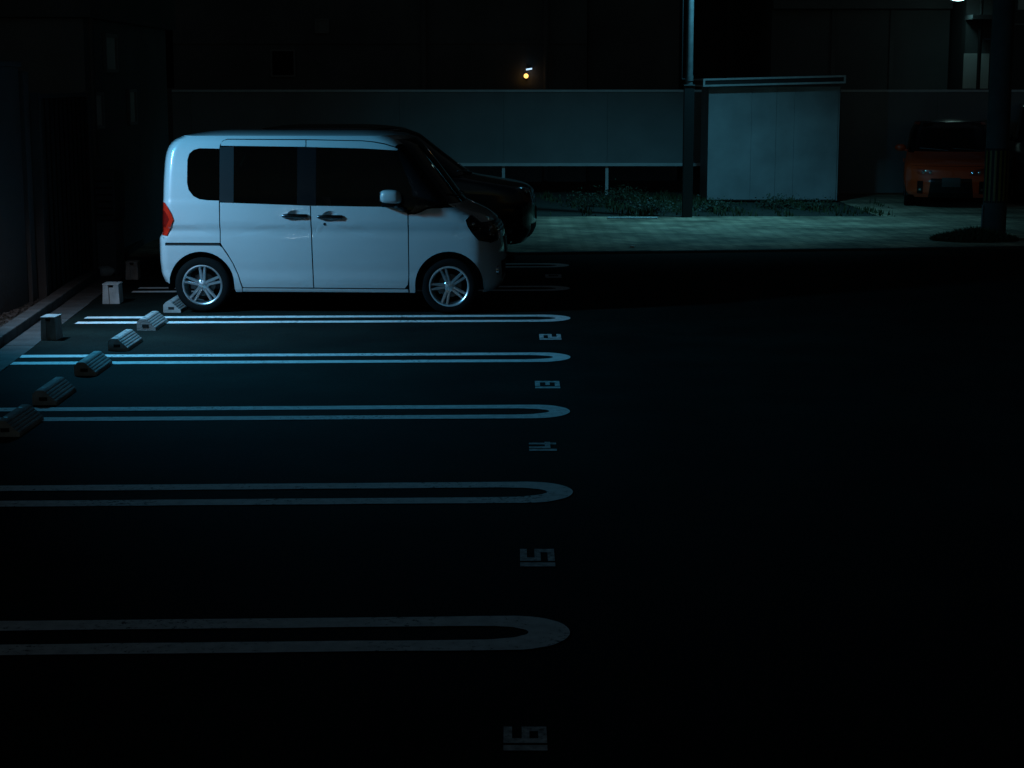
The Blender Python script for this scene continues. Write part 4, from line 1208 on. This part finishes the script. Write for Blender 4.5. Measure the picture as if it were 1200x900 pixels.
blades('grass', sp, 'rough grass on the planting strip under the fence', hgt=(0.02, 0.11), seed=2, wide=0.012)
sheet('planting_strip', [(-6, 30.2), (6.3, 30.4), (6.3, 37.5), (-6, 37.5)], 0.006, 'soil')
X, Y = PX(1150, 284)
sp = []
for k in range(5200):
    a = rnd.uniform(0, 2 * math.pi); r = rnd.random() ** 0.6
    x, y = math.cos(a) * r * 0.62, math.sin(a) * r * 0.42
    sp.append((X - 0.08 + x, Y + 0.1 + y, 0.0, 1.1 - 0.7 * r))
blades('weed_clump', sp, 'dark weeds round the foot of the utility pole', hgt=(0.08, 0.24), seed=4, wide=0.012, lean=0.8)

# low shrubs on the strip
def shrub(x, y, r, h, label, seed):
    rnd = random.Random(seed)
    root = empty('shrub', (x, y, 0))
    bm = bmesh.new()
    for k in range(9):
        a = rnd.uniform(0, 6.28); q = rnd.uniform(0.3, 0.8)
        tube(bm, [(0, 0, 0), (math.cos(a) * r * q * .5, math.sin(a) * r * q * .5, h * .45), (math.cos(a) * r * q, math.sin(a) * r * q, h * rnd.uniform(.6, .95))], [0.012, 0.008, 0.003], 5)
    link('stem', bm, 'soil', root)
    verts, faces = [], []
    cl = [(rnd.gauss(0, .4) * r, rnd.gauss(0, .4) * r, h * rnd.uniform(.25, .9), rnd.uniform(.25, .5) * r) for _ in range(14)]
    for k in range(650):
        cx, cy, cz, cr = rnd.choice(cl)
        p = Vector((cx + rnd.gauss(0, .5) * cr, cy + rnd.gauss(0, .5) * cr, max(0.02, cz + rnd.gauss(0, .4) * cr)))
        d = Vector((rnd.uniform(-1, 1), rnd.uniform(-1, 1), rnd.uniform(-.4, 1))).normalized() * rnd.uniform(.03, .06)
        s = d.orthogonal().normalized() * d.length * 0.28
        i = len(verts); verts += [p, p + d * .5 + s, p + d, p + d * .5 - s]; faces.append((i, i + 1, i + 2, i + 3))
    me = bpy.data.meshes.new('foliage'); me.from_pydata([tuple(v) for v in verts], [], faces); me.materials.append(M['leaf'])
    o = bpy.data.objects.new('foliage', me); COL.objects.link(o); o.parent = root
    return tag(root, label, 'shrub', 'low shrubs on the planting strip')
for i, (px, d, r, h, lab) in enumerate(((765, 31.6, 0.42, 0.38, 'low round shrub just left of the lamp post'), (838, 31.8, 0.35, 0.30, 'small shrub between the lamp post and the shed'),
        (905, 32.6, 0.45, 0.24, 'flat wide shrub in front of the shed'), (690, 33.0, 0.5, 0.35, 'dark shrub under the fence, second left of the lamp post'), (955, 32.4, 0.35, 0.2, 'low shrub before the right corner of the shed'),
        (725, 33.8, 0.5, 0.5, 'taller dark shrub close under the fence'))):
    shrub(PXD(px, 250, d)[0], d, r, h * 0.5, lab, i)

# ------------------------------------------------------------------ buildings behind
def facade(name, x0, x1, y0, y1, z1, m, label, cat='building', zbase=-0.05):
    root = empty(name, ((x0 + x1) / 2, y0, 0))
    bm = bmesh.new(); box(bm, x0 - (x0 + x1) / 2, x1 - (x0 + x1) / 2, 0, y1 - y0, zbase, z1)
    link('wall', bm, m, root)
    return tag(root, label, cat)
def window_on(root, x0, x1, z0, z1, face_y, m='window'):
    ox = root.location.x
    bm = bmesh.new()
    t = 0.04
    for a, b, c, d in ((x0 - t, x1 + t, z1, z1 + t), (x0 - t, x1 + t, z0 - t, z0), (x0 - t, x0, z0, z1), (x1, x1 + t, z0, z1)):
        box(bm, a - ox, b - ox, face_y - 0.05, face_y + 0.0, c, d)
    f = link('window', bm, 'frame', root)
    bm = bmesh.new(); box(bm, x0 - ox, x1 - ox, face_y - 0.02, face_y - 0.004, z0, z1)
    link('pane', bm, m, f)
    return f
BY = 42.0
def bx(px): return PXD(px, 60, BY)[0]
def bz(py): return PXD(600, py, BY)[2]
b1 = facade('apartment_building', bx(203), bx(688), BY, 50, 11, 'wall_dark', 'wide dark rendered building behind the long fence with one small square window')
window_on(b1, bx(319), bx(344), bz(88), bz(60), 0)
window_on(b1, bx(372), bx(384), bz(37), bz(24), 0, 'frame')
for p in (497, 640):
    bm = bmesh.new(); x = bx(p) - b1.location.x; tube(bm, [(x, -0.08, 0), (x, -0.08, 10.5)], 0.06, 10)
    link('drain_pipe', bm, 'wall_dark', b1, smooth=True)
for zz in (3.15, 6.2):
    bm = bmesh.new(); hwid = (bx(688) - bx(203)) / 2; box(bm, -hwid, hwid, -0.03, 0, zz, zz + 0.05); link('string_course', bm, 'wall_dark', b1)
b2 = facade('office_building', bx(690), bx(798), BY + 0.5, 51, 12, 'wall_dark', 'narrow dark building behind the lamp post')
b3 = facade('tower_block', bx(780), bx(960), BY + 12, 64, 18, 'wall_dark', 'dark block standing back behind the shed, in the gap between buildings')
b4 = facade('warehouse', bx(911), bx(1124), BY + 1.0, 52, 9, 'wall_dim', 'grey boarded building rising behind the shed and the orange car')
for px in (985, 1055):
    bm = bmesh.new(); x = bx(px) - b4.location.x; box(bm, x - 0.05, x + 0.05, -0.05, 0, 0, 8.9); link('corner_post', bm, 'wall_dark', b4)
bm = bmesh.new(); hw4 = (bx(1124) - bx(911)) / 2; box(bm, -hw4, hw4, -0.25, 0, bz(6) - 0.05, bz(6) + 0.12); link('eaves', bm, 'wall_dark', b4)
b5 = facade('corner_house', bx(1127), bx(1260), BY - 0.3, 50, 8, 'wall_mid', 'house wall lit by the far street lamp at the top right corner')
ox = b5.location.x
bm = bmesh.new(); box(bm, bx(1125.5) - ox, bx(1155) - ox, -0.06, 0, bz(104), bz(63), 0.01); link('sign_board', bm, 'wall_pale', b5)
bm = bmesh.new(); box(bm, bx(1125.5) - ox, bx(1160) - ox, -0.7, 0, bz(24), bz(19)); link('awning', bm, 'wall_dark', b5)
bm = bmesh.new(); box(bm, bx(1186) - ox, bx(1210) - ox, -0.06, 0, bz(12), bz(-10)); link('sign_board', bm, 'wall_pale', b5)
window_on(b5, bx(1180), bx(1215), bz(110), bz(30), 0, 'wall_mid')

# far street lamp
fl = empty('street_lamp', (FAR_LAMP.x + 0.6, FAR_LAMP.y + 0.25, 0))
bm = bmesh.new(); tube(bm, [(0, 0, 0), (0, 0, 4.6)], 0.045, 10); link('pole', bm, 'black_steel', fl)
bm = bmesh.new(); tube(bm, [(0, 0, 4.5), (-0.5, -0.2, 4.35)], 0.02, 8); link('arm', bm, 'black_steel', fl)
bm = bmesh.new(); bmesh.ops.create_uvsphere(bm, u_segments=20, v_segments=10, radius=1)
for v in bm.verts: v.co = Vector((v.co.x * 0.17 - 0.6, v.co.y * 0.09 - 0.25, v.co.z * 0.06 + 4.14))
link('lamp_bowl', bm, 'lamp_cold', fl, smooth=True)
bm = bmesh.new(); box(bm, -0.78, -0.42, -0.36, -0.12, 4.19, 4.27, 0.02); link('lamp_housing', bm, 'black_steel', fl)
tag(fl, 'glowing street lamp at the top right of the photograph', 'street lamp')

# small lit lamps in the dark gap above the fence
X, Y, Z = PXD(616.5, 89, BY - 0.12)
wl = empty('entrance_lamp', (X, Y, Z))
bm = bmesh.new(); bmesh.ops.create_uvsphere(bm, u_segments=14, v_segments=8, radius=0.055); link('bulb', bm, 'lamp_warm', wl, smooth=True)
bm = bmesh.new(); box(bm, -0.04, 0.04, 0.05, 0.12, -0.06, 0.06, 0.01); link('base', bm, 'plastic', wl)
tag(wl, 'tiny warm orange lamp on the dark building above the fence', 'lamp')
X, Y, Z = PXD(620, 81, BY - 0.12)
wl = empty('indicator_lamp', (X, Y, Z))
bm = bmesh.new(); box(bm, -0.07, 0.07, -0.01, 0.04, -0.018, 0.018, 0.008)
for v in bm.verts: v.co.z += v.co.x * 0.15
link('tube', bm, 'lamp_small', wl)
bm = bmesh.new(); box(bm, -0.05, 0.05, 0.041, 0.12, -0.01, 0.04); link('base', bm, 'plastic', wl)
tag(wl, 'short bluish white light strip just above the orange lamp', 'lamp')

# ------------------------------------------------------------------ left edge: wall, corrugated fence, house
WX = lambda px, d: PXD(px, 200, d)[0]
# block wall, nearest
w1 = empty('boundary_wall', (-5.15, 17.0, 0))
bm = bmesh.new()
box(bm, -0.1, 0.08, -4.0, 1.55, -0.05, 2.44)
link('wall', bm, 'wall_mid', w1)
bm = bmesh.new(); box(bm, -0.13, 0.11, -4.0, 1.58, 2.443, 2.50, 0.01); link('coping', bm, 'wall_mid', w1)
bm = bmesh.new(); box(bm, -0.12, 0.12, 1.585, 1.80, -0.05, 2.40, 0.01); link('end_pier', bm, 'wall_mid', w1)
tag(w1, 'tall dark rendered wall at the far left, nearer than the corrugated fence', 'wall')
# corrugated sheet fence: each fold built
cf = empty('corrugated_fence', (-4.98, 18.9, 0))
bm = bmesh.new()
n = 44; Lf = 2.15
rows = []
for k in range(n + 1):
    y = Lf * k / n
    x = 0.018 * (1 if (k % 4) in (0, 1) else -1)
    rows.append((bm.verts.new((x, y, 0.02)), bm.verts.new((x, y, 2.12 + 0.0 * y))))
for a, b in zip(rows, rows[1:]): bm.faces.new((a[0], b[0], b[1], a[1]))
bmesh.ops.solidify(bm, geom=bm.faces[:], thickness=0.004)
link('sheet', bm, 'corrugated', cf)
bm = bmesh.new(); box(bm, -0.03, 0.035, -0.03, Lf + 0.03, 2.123, 2.17, 0.005); link('top_rail', bm, 'corrugated', cf)
for y in (-0.09, Lf + 0.06):
    bm = bmesh.new(); box(bm, -0.04, 0.05, y - 0.045, y + 0.045, 0, 2.18, 0.005); link('post', bm, 'corrugated', cf)
tag(cf, 'corrugated sheet fence with a pale end post behind the left kerb', 'fence')
# house
hs = empty('house', (-8.5, 22.0, 0))
bm = bmesh.new(); box(bm, -4, 3.30, 0.0, 5.2, -0.05, 3.05); link('wall', bm, 'wall_dark', hs)
bm = bmesh.new(); box(bm, -4.2, 3.42, -0.12, 5.4, 3.06, 6.5); link('upper_storey', bm, 'wall_mid', hs)
def side_win(y0, y1, z0, z1, m):
    bm = bmesh.new()
    for a, b, c, d in ((y0 - .04, y1 + .04, z1, z1 + .04), (y0 - .04, y1 + .04, z0 - .04, z0), (y0 - .04, y0, z0, z1), (y1, y1 + .04, z0, z1)):
        box(bm, 3.302, 3.345, a, b, c, d)
    f = link('window', bm, 'frame', hs)
    bm = bmesh.new(); box(bm, 3.303, 3.315, y0, y1, z0, z1); link('pane', bm, m, f)
frost = 'wall_pale'
side_win(1.05, 1.65, 2.45, 2.86, frost)
side_win(0.35, 0.75, 1.75, 2.12, frost)
side_win(2.35, 2.75, 1.75, 2.15, frost)
bm = bmesh.new(); tube(bm, [(3.38, 0.05, 1.4), (3.38, 0.05, 3.05)], 0.035, 10); link('drain_pipe', bm, 'corrugated', hs, smooth=True)
tag(hs, 'dark two-storey house at the far left behind the corrugated fence', 'house')
# outdoor unit
X, Y = PXD(130, 290, 21.6)[0], 21.3
ac = empty('air_conditioner_unit', (X, Y, 0.0))
bm = bmesh.new(); box(bm, -0.18, 0.16, -0.1, 0.45, 0.66, 1.25, 0.02); link('casing', bm, 'corrugated', ac)
bm = bmesh.new(); box(bm, -0.16, 0.14, -0.06, 0.4, 0.0, 0.655, 0.01); link('stand', bm, 'wall_dark', ac)
bm = bmesh.new()
for k in range(6): box(bm, -0.15, 0.13, -0.112, -0.102, 0.72 + k * 0.08, 0.74 + k * 0.08)
link('grille', bm, 'plastic', ac)
tag(ac, 'grey outdoor unit on a stand by the house wall, left of the minivan', 'outdoor unit')
